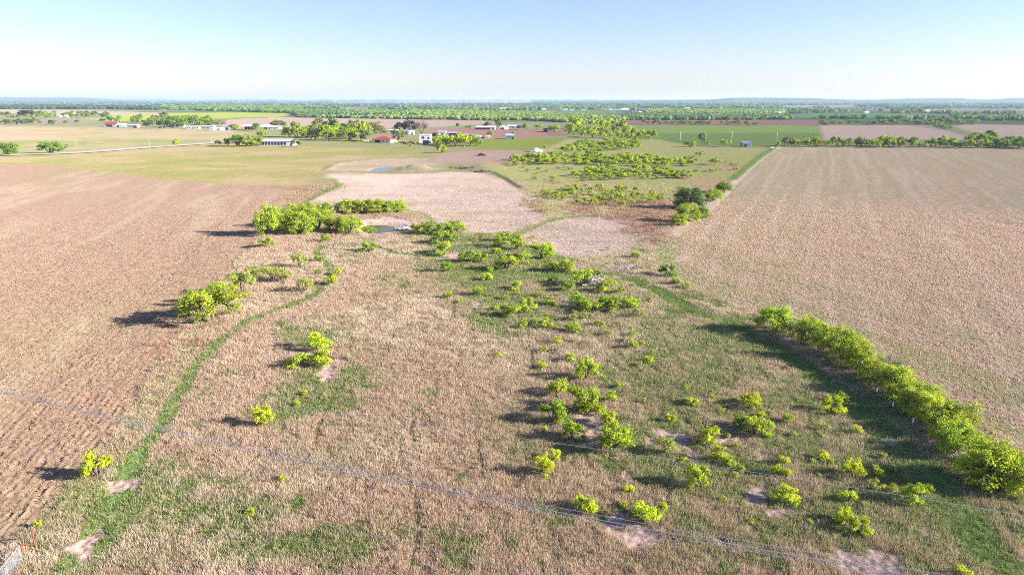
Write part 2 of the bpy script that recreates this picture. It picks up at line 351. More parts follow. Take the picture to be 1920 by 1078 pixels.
    for p in (PINK_FIELD, PINK_FIELD2):
        m = poly(X, Y, p, 3.0, 3.5, 14); put(m, (180, 161, 139), (166, 147, 125), tall=.06, straw=.1)
        put(m * sst(.5, .7, fbm(X * .35, Y, 7, 46)) * .6, (160, 140, 122), (146, 130, 106)); put(m * sst(.55, .75, fbm(X * .6, Y, 16, 47)) * .5, (158, 150, 116), (140, 136, 96), tall=.15)
        put(m * sst(.6, .75, fbm(X, Y, 30, 48)) * .5, (190, 170, 148), (180, 160, 138))
    for p in (BROWN_BRUSH, BROWN_B2, BROWN_B3, BROWN_B4, BROWN_B5):
        m = poly(X, Y, p, 2.5, 2.5) * sst(.2, .45, n2); put(m * .7, (150, 116, 92), (126, 98, 74), brown=.8)
    # meadow variation
    mead = (1 - sst(290, 330, r)) * (1 - poly(X, Y, LEFT_FIELD, .5)) * (1 - poly(X, Y, RIGHT_FIELD, .5)) * (1 - poly(X, Y, PINK_FIELD, 2)) * (1 - poly(X, Y, PINK_FIELD2, 2)) * (1 - poly(X, Y, BRUSH_LAND, 4))
    put(mead * sst(.45, .62, n1) * .6, (166, 132, 108), (140, 108, 84))
    put(mead * .6, (134, 112, 84), (100, 86, 60))      # darker ground colour under the stalks
    gr = np.clip(poly(X, Y, GREEN_RIGHT, 20, 14) * .36 + poly(X, Y, GREEN_B1, 6, 9, 14) * .8 + poly(X, Y, GREEN_B2, 7, 6) * .62 + poly(X, Y, GREEN_B3, 6, 5) * .62
                 + poly(X, Y, GREEN_MID, 8, 8) * .4 + poly(X, Y, GREEN_B4, 6, 6) * .5 + poly(X, Y, GREEN_B5, 3, 3) * .4 + .16, 0, 1)
    gm = mead * .72 * sst(.90 - gr * .72, 1.10 - gr * .72, .34 * n2 + .22 * n1 + .34 * fbm(X, Y, 3.0, 77) + .2 * n3 + .12)
    put(gm, (112, 118, 70), (92, 108, 54), green=1)
    put(mead * poly(X, Y, GREEN_RIGHT, 20, 14) * .5, (134, 130, 92), (112, 116, 70))
    green[:] = np.maximum(green, gm)
    # field margins
    strip = poly(X, Y, W([(20, 1060), (77, 980), (133, 908), (200, 836), (265, 748), (330, 660), (372, 600), (420, 600), (330, 715), (262, 830), (200, 920), (120, 1000), (60, 1070)]), 1, 1) * (1 - poly(X, Y, LEFT_FIELD, .4))
    put(strip * .5, (170, 158, 112), (120, 136, 60), green=.4)
    put(mead * .12 * sst(.5, .7, fbm(X, Y, 2.2, 78)), (112, 118, 70), green=.5)
    # mown tracks
    for T, wd, a in ((TRACK1, 1.8, .85), (TRACK1B, 2.2, .7), (TRACK2, 2.4, .8), (TRACK3, 2.2, .9), (TRACK4, 2.4, .8), (TRACK5, 3.4, .95)):
        m = line(X, Y, T, wd, .45, .5) * a * (.75 + .25 * sst(.3, .5, n3))
        fade = .8 if T is not TRACK4 else .7
        put(m * fade, (120, 138, 78), (100, 124, 62), tall=.12, green=1, brown=0, straw=0)
    put(line(X, Y, smooth_line([(1110, 512), (1180, 470), (1200, 450)]), 1.5, .6, .5) * .6, (120, 142, 70), tall=.2)
    put(poly(X, Y, CORNER, 2.5, 1.5) * .7, (112, 140, 60), (104, 130, 60), tall=.1, straw=.2)
    for T in TRAILS:
        m = line(X, Y, T, .55, .25, .4) * sst(.25, .5, vn(X, Y, 5, 71)); put(m * .8, (104, 88, 62), (84, 92, 48), tall=.05)
    # bare soil
    for p in BARE:
        m = poly(X, Y, p, .3, .9, 2.6) * sst(.24, .42, fbm(X, Y, 1.3, 56)); put(m, (182, 158, 140), (152, 128, 108), tall=.0, green=0, soil=1, brown=0)
    put(poly(X, Y, SANDY, 4, 5) * .85, (170, 152, 130), (142, 126, 96), tall=0)
    put(poly(X, Y, SANDY, 2, 2) * sst(.5, .7, fbm(X * .5, Y, 12, 44)) * .8, (138, 136, 92), (120, 112, 78), tall=0)
    put(poly(X, Y, BARE_BROWN, 5, 4), (150, 130, 112), (140, 118, 98), tall=0)
    put(line(X, Y, DITCH, 3.5, 1.2, 1), (120, 112, 88), (96, 100, 66), tall=.3)
    put(line(X, Y, smooth_line([(616, 321), (650, 321), (690, 324), (740, 321)]), 1.6, .8), (128, 100, 78), tall=0)
    put(poly(X, Y, POND_BANK, 1.5, 1.5), (194, 176, 154), (160, 136, 112), tall=0)
    put(line(X, Y, EDGE_LANE, 3.5, .7, .6) * .8, (190, 172, 146), tall=0)
    put(line(X, Y, GREEN_EDGE, 4.5, 1.2, 1) * .9, (104, 132, 58), (92, 120, 48), tall=.4)
    return dict(col=col, c2=c2, tall=tall, green=green, straw=straw, brown=brown, furrow=furrow, soil=soil, mead=mead, left=poly(X, Y, LEFT_FIELD, .5, .35))

MOUNDS = [(gp(775, 318), 6.5, 1.9), (gp(756, 317), 5, 1.3), (gp(797, 319), 6, 1.3), (gp(765, 314), 4, 1.2), (gp(787, 313), 4, 1.1), (gp(905, 290), 4, 1.6), (gp(1003, 283), 6, 1.6), (gp(1012, 282), 5, 1.4), (gp(740, 273), 6, 1.2), (gp(715, 274), 7, 1.0)]
DAM = smooth_line([(612, 320), (640, 307), (700, 299), (760, 297), (825, 300)])
DAM2 = smooth_line([(640, 324), (700, 327), (760, 322), (800, 320)])
def height(X, Y):
    r = np.hypot(X, Y)
    z = (fbm(X, Y, 9, 81) - .5) * .35 * sst(10, 60, r) * (1 - sst(300, 500, r))
    z = z + (fbm(X, Y, 150, 85) - .5) * 1.0 * sst(150, 400, r) * (1 - sst(1500, 3000, r))
    for (c, rad, h) in MOUNDS:
        d2 = (X - c[0]) ** 2 + (Y - c[1]) ** 2
        z = z + h * np.exp(-d2 / rad ** 2) * (.35 + 1.2 * fbm(X, Y, 3.5, 88))
    z = z + 1.1 * line(X, Y, DAM, 1, 4) + .9 * line(X, Y, DAM2, 1, 3.5)
    z = z - 1.3 * poly(X, Y, POND, 4) - .9 * poly(X, Y, POND2, 3)
    z = z - .9 * line(X, Y, DITCH, 1.0, 1.6)
    for p in BARE[:19]: z = z - .12 * poly(X, Y, p, .8)
    return z
# ------------------------------------------------------------------ ground sheet
def build_ground():
    az = np.concatenate([np.linspace(-47, 47, 900), np.linspace(47, 313, 62)[1:-1]]) * math.pi / 180
    dep = np.concatenate([[89.5, 80, 70, 62, 56], np.linspace(52, .9, 800), np.geomspace(.86, .045, 70)]) * math.pi / 180
    r = H / np.tan(dep)
    A, Rr = np.meshgrid(az, r)
    nr, na = A.shape
    X = (Rr * np.sin(A)).ravel(); Y = (Rr * np.cos(A)).ravel()
    f = area(X, Y); Z = height(X, Y)
    # clods and ridges of the ploughed land, tussocky ground elsewhere (real relief near by)
    rr = np.hypot(X, Y)
    near = 1 - sst(120, 260, rr)
    Z = Z + near * (vn(X, Y, .45, 91) - .5) * .16 * (1 - .7 * np.clip(f['tall'] * 0 + f['green'] * .5, 0, 1))
    lf = f['left']; fu = X * DL[1] - Y * DL[0]
    Z = Z + near * lf * (.028 * np.sin((fu + .9 * fbm(X, Y, 6, 97)) * 2 * math.pi / .8) * (.3 + vn(X, Y, 4, 93)) + .13 * (vn(X, Y, .30, 94) - .45) * (.5 + vn(X, Y, 2.5, 95)))
    for off in (9.0, 10.8, 19.5):        # wheel ruts along the headland
        e = (X - UF[0]) * DL[1] - (Y - UF[1]) * DL[0]
        Z = Z - .09 * lf * (.4 + vn(X, Y, 6, 96)) * np.exp(-((e + off) / .3) ** 2) * (1 - sst(200, 400, rr))
    i = np.arange(nr - 1)[:, None] * na; j = np.arange(na)[None, :]; jn = (j + 1) % na
    q = np.stack([i + j, i + jn, i + na + jn, i + na + j], -1).reshape(-1, 4)
    aux = np.stack([f['furrow'], f['left'], f['soil'], np.clip(f['tall'], 0, 1)], 1)
    me = mesh_np('ground', np.stack([X, Y, Z], 1), q, [ground_mat()], 4, smooth=True, extra=dict(col=f['col'], c2=f['c2'], aux=aux))
    return tag(link('ground', me), kind='structure')
def ground_mat():
    m, t, out = new_mat('ground'); L = t.links.new
    geo = N(t, 'ShaderNodeNewGeometry')
    a1, a2, ax = (N(t, 'ShaderNodeAttribute', attribute_name=k) for k in ('col', 'c2', 'aux'))
    sep = N(t, 'ShaderNodeSeparateColor'); L(ax.outputs['Color'], sep.inputs[0])
    def noise(scale, detail=4, vec=None, rough=.6):
        n = N(t, 'ShaderNodeTexNoise'); n.inputs['Scale'].default_value = scale; n.inputs['Detail'].default_value = detail
        n.inputs['Roughness'].default_value = rough
        L(vec or geo.outputs['Position'], n.inputs['Vector']); return n.outputs[0]
    def rot(d, sx, sy):
        mp = N(t, 'ShaderNodeMapping', vector_type='POINT')
        mp.inputs['Rotation'].default_value = (0, 0, math.atan2(d[0], d[1])); mp.inputs['Scale'].default_value = (sx, sy, 1)
        L(geo.outputs['Position'], mp.inputs['Vector']); return mp.outputs[0]
    def rng_(v, a, b, c=0., d=1.):
        n = N(t, 'ShaderNodeMapRange'); L(v, n.inputs[0])
        for k, x in enumerate((a, b, c, d)): n.inputs[k + 1].default_value = x
        return n.outputs[0]
    def mixf(f, a, b):
        n = N(t, 'ShaderNodeMix', data_type='FLOAT')
        for s, k in ((f, 0), (a, 2), (b, 3)):
            if isinstance(s, (int, float)): n.inputs[k].default_value = s
            else: L(s, n.inputs[k])
        return n.outputs[0]
    iso = noise(1.6, 6, None, .7)
    nl = noise(2.2, 5, rot(DL, 1.0, .3), .7); nr_ = noise(1.1, 5, rot(DR, 1.0, .12), .7)
    field = mixf(sep.outputs[1], nr_, nl)
    n = mixf(sep.outputs[0], iso, mixf(.5, field, iso))
    fac = rng_(n, .42, .58)
    mx = N(t, 'ShaderNodeMix', data_type='RGBA'); L(fac, mx.inputs[0]); L(a1.outputs[0], mx.inputs[6]); L(a2.outputs[0], mx.inputs[7])
    # tone variation of the stalks and soil
    v1 = rng_(noise(.35, 5), .3, .7, .86, 1.12); v2 = rng_(noise(5, 3), .3, .7, .8, 1.18)
    mu = N(t, 'ShaderNodeMath', operation='MULTIPLY'); L(v1, mu.inputs[0]); L(v2, mu.inputs[1])
    m2 = N(t, 'ShaderNodeMix', data_type='RGBA', blend_type='MULTIPLY'); m2.inputs[0].default_value = 1
    L(mx.outputs[2], m2.inputs[6]); L(mu.outputs[0], m2.inputs[7])
    b = N(t, 'ShaderNodeBsdfDiffuse'); L(m2.outputs[2], b.inputs[0]); b.inputs[1].default_value = .6
    bp = N(t, 'ShaderNodeBump'); bp.inputs['Distance'].default_value = .35; bp.inputs['Strength'].default_value = .55
    hsum = N(t, 'ShaderNodeMath', operation='ADD'); L(n, hsum.inputs[0]); L(noise(.5, 4), hsum.inputs[1])
    L(hsum.outputs[0], bp.inputs['Height']); L(bp.outputs[0], b.inputs['Normal'])
    L(b.outputs[0], out.inputs[0])
    return m
build_ground()

# ------------------------------------------------------------------ grass, stubble and brush (stuff)
def blades(name, P, h, spread, wid, col, nb, lean=.35, mat=None, flat=0.0, tipc=1.0):
    n = len(P); k = n * nb
    rep = lambda a: np.repeat(a, nb, axis=0)
    h, spread, wid = (np.broadcast_to(np.asarray(v, float), (n,)) for v in (h, spread, wid))
    a = rng.uniform(0, 2 * math.pi, k); rad = np.sqrt(rng.uniform(0, 1, k)) * rep(spread)
    B = rep(P) + np.stack([np.cos(a) * rad, np.sin(a) * rad, np.zeros(k)], 1)
    hh = rep(h) * rng.uniform(.55, 1.15, k)
    la = a + rng.normal(0, .9, k); ll = rng.uniform(0, 1, k) * lean * hh + flat * hh
    T = B + np.stack([np.cos(la) * ll, np.sin(la) * ll, hh * (1 - .8 * min(flat, 1))], 1)
    o = rng.uniform(0, math.pi, k); ww = rep(wid) * rng.uniform(.6, 1.4, k) * .5
    D = np.stack([np.cos(o) * ww, np.sin(o) * ww, np.zeros(k)], 1)
    V = np.empty((k, 4, 3)); V[:, 0] = B - D; V[:, 1] = B + D; V[:, 2] = T + D * .45; V[:, 3] = T - D * .45
    V[:, :2, 2] -= .05
    c = rep(col) * rng.uniform(.78, 1.22, (k, 1)) * (1 + rng.normal(0, .03, (k, 3)))
    cc = np.repeat(c, 4, axis=0).reshape(k, 4, 3); cc[:, 2:] *= tipc
    me = mesh_np(name, V.reshape(-1, 3), np.arange(k * 4).reshape(k, 4), [mat or M_blade], 4, cols=np.clip(cc.reshape(-1, 3), .01, .85))
    return link(name, me)
def scatter(n, r0, r1, p=1.0, a=41):
    u = rng.uniform(0, 1, n); th = np.radians(rng.uniform(-a, a, n))
    if p == 1.0: r = r0 + (r1 - r0) * u
    else: r = (r0 ** (1 / p) + (r1 ** (1 / p) - r0 ** (1 / p)) * u) ** p
    X, Y = r * np.sin(th), r * np.cos(th)
    k = (Y > 25) & (np.abs(X) < Y * .86 + 18)
    return X[k], Y[k]
def prep(X, Y):
    f = area(X, Y); Z = height(X, Y); return f, np.stack([X, Y, Z], 1)

X, Y = scatter(820000, 40, 330); f, P = prep(X, Y); r = np.hypot(X, Y)
isg = rng.uniform(0, 1, len(X)) < f['green'] * .9
clump = .5 * vn(X, Y, 2.4, 61) + .5 * vn(X, Y, .9, 62)
keep = (rng.uniform(0, 1, len(X)) < f['tall'] * (1 - .92 * sst(235, 325, r)) * np.clip(1.9 * clump + .02, .2, 1)) & ~isg & (rng.uniform(0, 1, len(X)) > f['brown'] * .4)
X1, P1, r1 = X[keep], P[keep], r[keep]
tone = np.clip(.5 * rng.uniform(0, 1, len(P1)) + .9 * (vn(P1[:, 0], P1[:, 1], 1.7, 63) - .2), 0, 1)[:, None]
dry = lin((214, 196, 170)) * tone + lin((174, 152, 130)) * (1 - tone)
pk = sst(.45, .62, fbm(P1[:, 0], P1[:, 1], 28, 1))[:, None] * .65
dry = dry * (1 - pk) + lin((190, 164, 140)) * pk
fw = sst(140, 280, r1)[:, None] * .75; dry = dry * (1 - fw) + f['col'][keep] * 1.25 * fw; gg = f['green'][keep][:, None]; rgt = poly(P1[:, 0], P1[:, 1], GREEN_RIGHT, 20, 14)[:, None] * rng.uniform(0, 1, (len(P1), 1)); gg = np.clip(gg + rgt * .8 + .45 * sst(.5, .68, fbm(P1[:, 0], P1[:, 1], 10, 64))[:, None], 0, 1)
dry = dry * (1 - .6 * gg) + lin((150, 150, 102)) * .6 * gg
sc = np.clip(r1 / 75, 1, 3.2)
tg = tag(blades('tall_dry_grass', P1, (.16 + .42 * clump[keep]) * (.55 + .45 * f['tall'][keep]) * sc ** .25, .24 * sc, .027 * sc, dry, 5, .7, tipc=1.1), kind='stuff')
k2 = isg & (rng.uniform(0, 1, len(X)) < .75)
P2, r2 = P[k2], r[k2]; tone = rng.uniform(0, 1, len(P2))[:, None]
gcol = lin((134, 154, 78)) * tone + lin((88, 112, 54)) * (1 - tone)
sc = np.clip(r2 / 70, 1, 3.2)
mown = (f['tall'][k2] < .3); gcol = gcol * np.where(mown, 1.25, 1.0)[:, None]
tag(blades('green_grass', P2, np.where(mown, .09, .22) * sc ** .3, .22 * sc, .045 * sc, gcol, 4, .8, tipc=1.1), kind='stuff')
# brown dry brush
X, Y = scatter(60000, 50, 420); f, P = prep(X, Y); r = np.hypot(X, Y)
k = rng.uniform(0, 1, len(X)) < f['brown'] * .55
tone = rng.uniform(0, 1, k.sum())[:, None]; bc = lin((170, 134, 108)) * tone + lin((130, 102, 80)) * (1 - tone)
sc = np.clip(r[k] / 90, .9, 3)
tag(blades('dry_brush', P[k], .85 * rng.uniform(.5, 1.2, k.sum()) * sc ** .3, .45 * sc, .05 * sc, bc, 12, .8), kind='stuff')
# stubble: flattened straw in the ploughed field, standing stubble in the right field
X, Y = scatter(520000, 42, 300, a=40); f, P = prep(X, Y); r = np.hypot(X, Y)
isl = f['left'] > .5
row = .5 + .5 * np.sin((X * DL[1] - Y * DL[0] + .9 * fbm(X, Y, 6, 97)) * 2 * math.pi / .8)
k = isl & (rng.uniform(0, 1, len(X)) < (.35 + .65 * row) * (.9 - .4 * sst(90, 240, r)) * (1 - sst(200, 300, r)) * (.3 + 1.0 * vn(X, Y, 3, 66)) * (vn(X, Y, .6, 69) > .25))
tone = rng.uniform(0, 1, k.sum())[:, None]; bc = lin((224, 204, 170)) * tone + lin((174, 146, 118)) * (1 - tone)
bc = .55 * bc + .45 * f['col'][k] * 1.9; sc = np.clip(r[k] / 65, 1, 3)
tag(blades('ploughed_straw', P[k], .20 * sc ** .5, .13 * sc, .06 * sc, bc, 4, .3, flat=.8), kind='stuff')
k = (~isl) & (rng.uniform(0, 1, len(X)) < np.clip(f['straw'], 0, 1) * (1 - f['tall']) * (.4 + .6 * vn(X, Y, 3.5, 67)) * (1 - sst(190, 300, r)))
tone = rng.uniform(0, 1, k.sum())[:, None]; bc = lin((206, 184, 162)) * tone + lin((186, 164, 140)) * (1 - tone)
g = (.4 * fbm(X[k] * DR[1] - Y[k] * DR[0], (X[k] * DR[0] + Y[k] * DR[1]) * .15, 5, 68) + .6 * rng.uniform(0, 1, k.sum()) > .62)[:, None] * rng.uniform(.2, .9, (k.sum(), 1)); bc = bc * (1 - g) + lin((142, 148, 90)) * g; bc = .45 * bc + .55 * f['col'][k] * 1.45
sc = np.clip(r[k] / 70, 1, 3)
tag(blades('field_stubble', P[k], .17 * sc ** .4, .22 * sc, .05 * sc, bc, 4, .7), kind='stuff')

# ------------------------------------------------------------------ country road and farm lane (a thin sheet over the ground)
M_road = paint('gravel', tuple(lin((196, 184, 168))), .9, .12, .3)
def ribbon(name, P, w_, lift):
    P = np.vstack([P[i] + (P[i + 1] - P[i]) * t for i in range(len(P) - 1) for t in (0, .2, .4, .6, .8)] + [P[-1]]); n = len(P)
    T = np.gradient(P, axis=0); T /= np.linalg.norm(T, axis=1)[:, None]; Nn = np.stack([-T[:, 1], T[:, 0]], 1); V = []
    for s in (-.5, 0, .5):
        q = P + Nn * s * w_ * (1 + .12 * (vn(P[:, 0], P[:, 1], 9, 5)[:, None] - .5)); V.append(np.hstack([q, (height(P[:, 0], P[:, 1]) + lift)[:, None]]))
    V = np.vstack(V); f_ = [(k * n + i, k * n + i + 1, (k + 1) * n + i + 1, (k + 1) * n + i) for k in (0, 1) for i in range(n - 1)]
    tag(link(name, mesh_np(name, V, np.array(f_), [M_road], 4)), kind='structure')
ribbon('gravel_road', ROAD, 13, .4); ribbon('farm_lane', LANE, 8, .4)
# ------------------------------------------------------------------ water
def water_mat():
    m, t, out = new_mat('pond_water'); b = N(t, 'ShaderNodeBsdfPrincipled')
    n = N(t, 'ShaderNodeTexNoise'); n.inputs['Scale'].default_value = .35; n.inputs['Detail'].default_value = 3
    tc = N(t, 'ShaderNodeTexCoord'); t.links.new(tc.outputs['Object'], n.inputs['Vector'])
    cr = N(t, 'ShaderNodeValToRGB'); cr.color_ramp.elements[0].color = (.07, .055, .03, 1); cr.color_ramp.elements[1].color = (.15, .12, .07, 1)
    t.links.new(n.outputs[0], cr.inputs[0]); t.links.new(cr.outputs[0], b.inputs['Base Color'])
    b.inputs['Roughness'].default_value = .16; b.inputs['IOR'].default_value = 1.33
    n2 = N(t, 'ShaderNodeTexNoise'); n2.inputs['Scale'].default_value = 2.5; bp = N(t, 'ShaderNodeBump'); bp.inputs['Strength'].default_value = .05
    t.links.new(tc.outputs['Object'], n2.inputs['Vector']); t.links.new(n2.outputs[0], bp.inputs['Height']); t.links.new(bp.outputs[0], b.inputs['Normal'])
    t.links.new(b.outputs[0], out.inputs[0]); return m
M_water = water_mat()
for P_, lv in ((POND, -.68), (POND2, -.5)):
    c = P_.mean(0); Q = c + (P_ - c) * 1.6; n = len(Q)
    V = np.vstack([np.append(c, lv), np.hstack([Q, np.full((n, 1), lv)])])
    fcs = np.array([(0, 1 + i, 1 + (i + 1) % n) for i in range(n)])
    tag(link('pond_water', mesh_np('pond_water', V, fcs, [M_water])), kind='structure')

# ------------------------------------------------------------------ far hills
def hills():
    M_h = paint('wooded_hill', tuple(lin((74, 96, 62))), .9, .35, .004)
    def ridge(px0, px1, dist, prof, thick, seed):
        u = np.linspace(0, 1, 220); v = np.linspace(-1, 1, 26)
        U, Vv = np.meshgrid(u, v); px = px0 + (px1 - px0) * U
        top = np.interp(px, [p[0] for p in prof], [p[1] for p in prof])       # crest height in metres
        D = dist + Vv * thick; X = (px - 960) / F * dist * 1.0 * (D / dist); Y = D / cP
        Z = top * np.clip(1 - np.abs(Vv) ** 1.6, 0, 1) + 5 * (fbm(X.ravel(), Y.ravel(), 500, seed, 4).reshape(X.shape) - .5) * (1 - np.abs(Vv)) - 2
        n, m = X.shape; i = np.arange(n - 1)[:, None] * m; j = np.arange(m - 1)[None]
        q = np.stack([i + j, i + j + 1, i + m + j + 1, i + m + j], -1).reshape(-1, 4)
        tag(link('hills', mesh_np('hills', np.stack([X.ravel(), Y.ravel(), Z.ravel()], 1), q, [M_h], 4, smooth=True)), kind='structure')
    ridge(1000, 2500, 7800, [(1000, 24), (1100, 34), (1200, 38), (1330, 46), (1370, 66), (1400, 69), (1520, 66), (1560, 52), (1600, 42), (1650, 48), (1700, 60), (1800, 62), (1840, 46), (1862, 48), (1900, 66), (1960, 70), (2200, 66), (2500, 20)], 1100, 4)
    ridge(-700, 260, 15000, [(-700, 60), (-300, 110), (0, 104), (60, 100), (120, 98), (170, 90), (200, 66), (235, 42), (260, 20)], 1800, 8)
hills()
# ------------------------------------------------------------------ trees and bushes
def tube(pts, rad, ns=6):
    """tapered tube through points -> V, quads"""
    pts = np.asarray(pts, float); n = len(pts); V = []; 
    for i, p in enumerate(pts):
        d = pts[min(i + 1, n - 1)] - pts[max(i - 1, 0)]; d /= np.linalg.norm(d) + 1e-9
        a = np.cross(d, (0.3, .2, 1)) if abs(d[2]) < .9 else np.cross(d, (1, 0.1, 0)); a /= np.linalg.norm(a); b = np.cross(d, a)
        for k in range(ns):
            t = 2 * math.pi * k / ns; V.append(p + rad[i] * (math.cos(t) * a + math.sin(t) * b))
    q = [(i * ns + k, i * ns + (k + 1) % ns, (i + 1) * ns + (k + 1) % ns, (i + 1) * ns + k) for i in range(n - 1) for k in range(ns)]
    q += [(0, 1, 2, 3), ((n - 1) * ns, (n - 1) * ns + 1, (n - 1) * ns + 2, (n - 1) * ns + 3)]
    return np.array(V), np.array(q)
def joinm(parts):
    Vs, Qs, o = [], [], 0
    for v, q in parts: Vs.append(v); Qs.append(q + o); o += len(v)
    return np.vstack(Vs), np.vstack(Qs)
def tree_proto(seed, nleaf, leaf, stems=3, lobes=14, flat=.8, base=.22, gaps=.25, twig=False, low=.3):
    """crown about 1 m wide, 1*flat high, scaled by the object; returns trunk mesh, crown mesh"""
    g = np.random.default_rng(seed)
    parts = []; cent = []
    for s in range(stems):
        a = 2 * math.pi * (s + g.uniform(-.3, .3)) / stems; lean = g.uniform(.08, .2)
        f = np.array((math.cos(a) * lean, math.sin(a) * lean, flat * g.uniform(.38, .55)))
        p0 = np.array((math.cos(a) * .015, math.sin(a) * .015, -.03)); m = (p0 + f) / 2 + g.normal(0, .02, 3)
        parts.append(tube([p0, m, f], [.032, .024, .017]))
        for k in range(max(1, lobes // stems)):
            b = a + g.uniform(-1.2, 1.2); rr = g.uniform(.16, .40)
            hi = math.sqrt(max(0, 1 - (rr / .46) ** 2)); e = np.array((math.cos(b) * rr, math.sin(b) * rr, flat * (low + (.86 - low) * (g.uniform(.1, .75) if rr > .27 else g.uniform(.45, 1)) * (.45 + .55 * hi))))
            mm = (f + e) / 2 + g.normal(0, .02, 3) + (0, 0, .02)
            parts.append(tube([f, mm, e], [.014, .009, .004], 5)); cent.append(e)
            if twig:
                for _ in range(5):
                    e2 = e + g.normal(0, .09, 3) + (0, 0, .04); parts.append(tube([mm, (mm + e2) / 2 + g.normal(0, .02, 3), e2], [.006, .004, .002], 4))
    Vt, Qt = joinm(parts)
    cent = np.array(cent); k = len(cent); size = g.uniform(.07, .19, k); ns_ = 11
    # leafy sprays on each bough, leaves bunched on the sprays: a ragged, open crown
    sd = g.normal(0, 1, (k, ns_, 3)); sd /= np.linalg.norm(sd, axis=2)[..., None]; sd[..., 2] = sd[..., 2] * .8 + .15
    sub = cent[:, None] + sd * (size[:, None, None] * g.uniform(.35, 1.15, (k, ns_, 1))); sub = sub.reshape(-1, 3); swt = g.uniform(.15, 1, len(sub)); swt /= swt.sum()
    wsub = g.choice(len(sub), nleaf, p=swt); which = wsub // ns_; spr = (.022 + .030 * g.random(len(sub)))[wsub]
    d = g.normal(0, 1, (nleaf, 3)); P = sub[wsub] + d * spr[:, None] * (1, 1, .8); d = d / (np.linalg.norm(d, axis=1)[:, None] + 1e-9) + (P - cent[which]) / (size[which][:, None]); d /= np.linalg.norm(d, axis=1)[:, None] + 1e-9
    hole = np.ones(nleaf, bool)
    P, d = P[hole], d[hole]; n = len(P)
    P[:, 2] = np.maximum(P[:, 2], base * flat * g.uniform(.6, 1.2, n))
    nrm = d + g.normal(0, .55, (n, 3)) + (0, 0, .25); nrm /= np.linalg.norm(nrm, axis=1)[:, None]
    t = np.cross(nrm, g.normal(0, 1, (n, 3))); t /= np.linalg.norm(t, axis=1)[:, None] + 1e-9; b = np.cross(nrm, t)
    sz = leaf * g.uniform(.55, 1.3, n)[:, None] * .5
    V = np.stack([P - t * sz, P + b * sz * .6, P + t * sz, P - b * sz * .6], 1).reshape(-1, 3)
    lobe = g.uniform(.82, 1.15, k)[which][hole]
    c = (lobe * g.uniform(.75, 1.25, n))[:, None] * (1 + g.normal(0, .05, (n, 3)))
    fac = np.repeat(c, 4, axis=0)
    return (mesh_np('trunk', Vt, Qt, [M_bark], 4), mesh_np('crown', V, np.arange(n * 4).reshape(n, 4), [M_leaf], 4, cols=np.clip(fac, .3, 1.6)))
BUSH = [tree_proto(100 + i, 3600, .058, stems=4, lobes=18, flat=.86, base=.05, gaps=.12, low=.12) for i in range(6)]
SPARSE = [tree_proto(130 + i, 1100, .055, stems=4, lobes=14, flat=.62, base=.15, gaps=.45, twig=True) for i in range(3)]
TREE = [tree_proto(160 + i, 9500, .036, stems=4, lobes=36, flat=.9, base=.03, gaps=.26, twig=True, low=.06) for i in range(6)]
OPEN_T = [tree_proto(175 + i, 5200, .036, stems=3, lobes=24, flat=.9, base=.08, gaps=.3, twig=True, low=.25) for i in range(4)]
BARE_T = [tree_proto(190 + i, 1500, .03, stems=3, lobes=26, flat=.85, base=.3, gaps=.2, twig=True) for i in range(2)]
MIDT = [tree_proto(210 + i, 900, .11, stems=2, lobes=14, flat=.8, base=.1, gaps=.16, low=.2) for i in range(5)]
YG = tuple(lin((174, 190, 66))); G = tuple(lin((156, 176, 62))); YEL = tuple(lin((190, 202, 60))); DG = tuple(lin((80, 108, 52)))
OL = tuple(lin((144, 150, 92))); GREY = tuple(lin((120, 108, 88))); PURP = tuple(lin((74, 66, 66))); MG = tuple(lin((124, 154, 66)))
SPG = tuple(lin((176, 184, 86)))
def jit(c, s=.08):
    k = 1 + random.uniform(-s, s); return (c[0] * k * (1 + random.uniform(-s, s)), c[1] * k, c[2] * k, 1)
random.seed(5)
def plant(name, cat, label, proto, x, y, w_, h_, col, group=None, bark=None, z=None):
    """one tree or bush: an Empty at the foot, trunk and crown below it"""
    if z is None: z = float(height(np.array([x]), np.array([y]))[0])
    r = empty(name, (x, y, z - .03), random.uniform(0, 6.28))
    tm, cm = proto
    s = (w_ / .95, w_ / .95, h_ / PH[cm.name])
    for nm, me in (('trunk', tm), ('crown', cm)):
        o = link(nm, me, r); o.scale = s
        if nm == 'crown': o.color = jit(col)
    tag(r, label, cat, group)
    return r
PH = {}
for grp in (BUSH, SPARSE, TREE, OPEN_T, BARE_T, MIDT):
    for tm, cm in grp:
        a = np.empty(len(cm.vertices) * 3, np.float32); cm.vertices.foreach_get('co', a); PH[cm.name] = float(np.percentile(a[2::3], 99.5))
def size_px(px, py, wpx, hpx):
    x, y = gp(px, py); d = depth_at(x, y); w_ = wpx * d / F; dep = math.atan2(H, y)
    h_ = hpx * d / F / math.cos(dep) * .9
    return x, y, w_, max(h_, .6 * w_)
KIND = dict(b=(BUSH, G), y=(BUSH, YEL), g=(BUSH, YG), s=(SPARSE, SPG), d=(BUSH, MG))
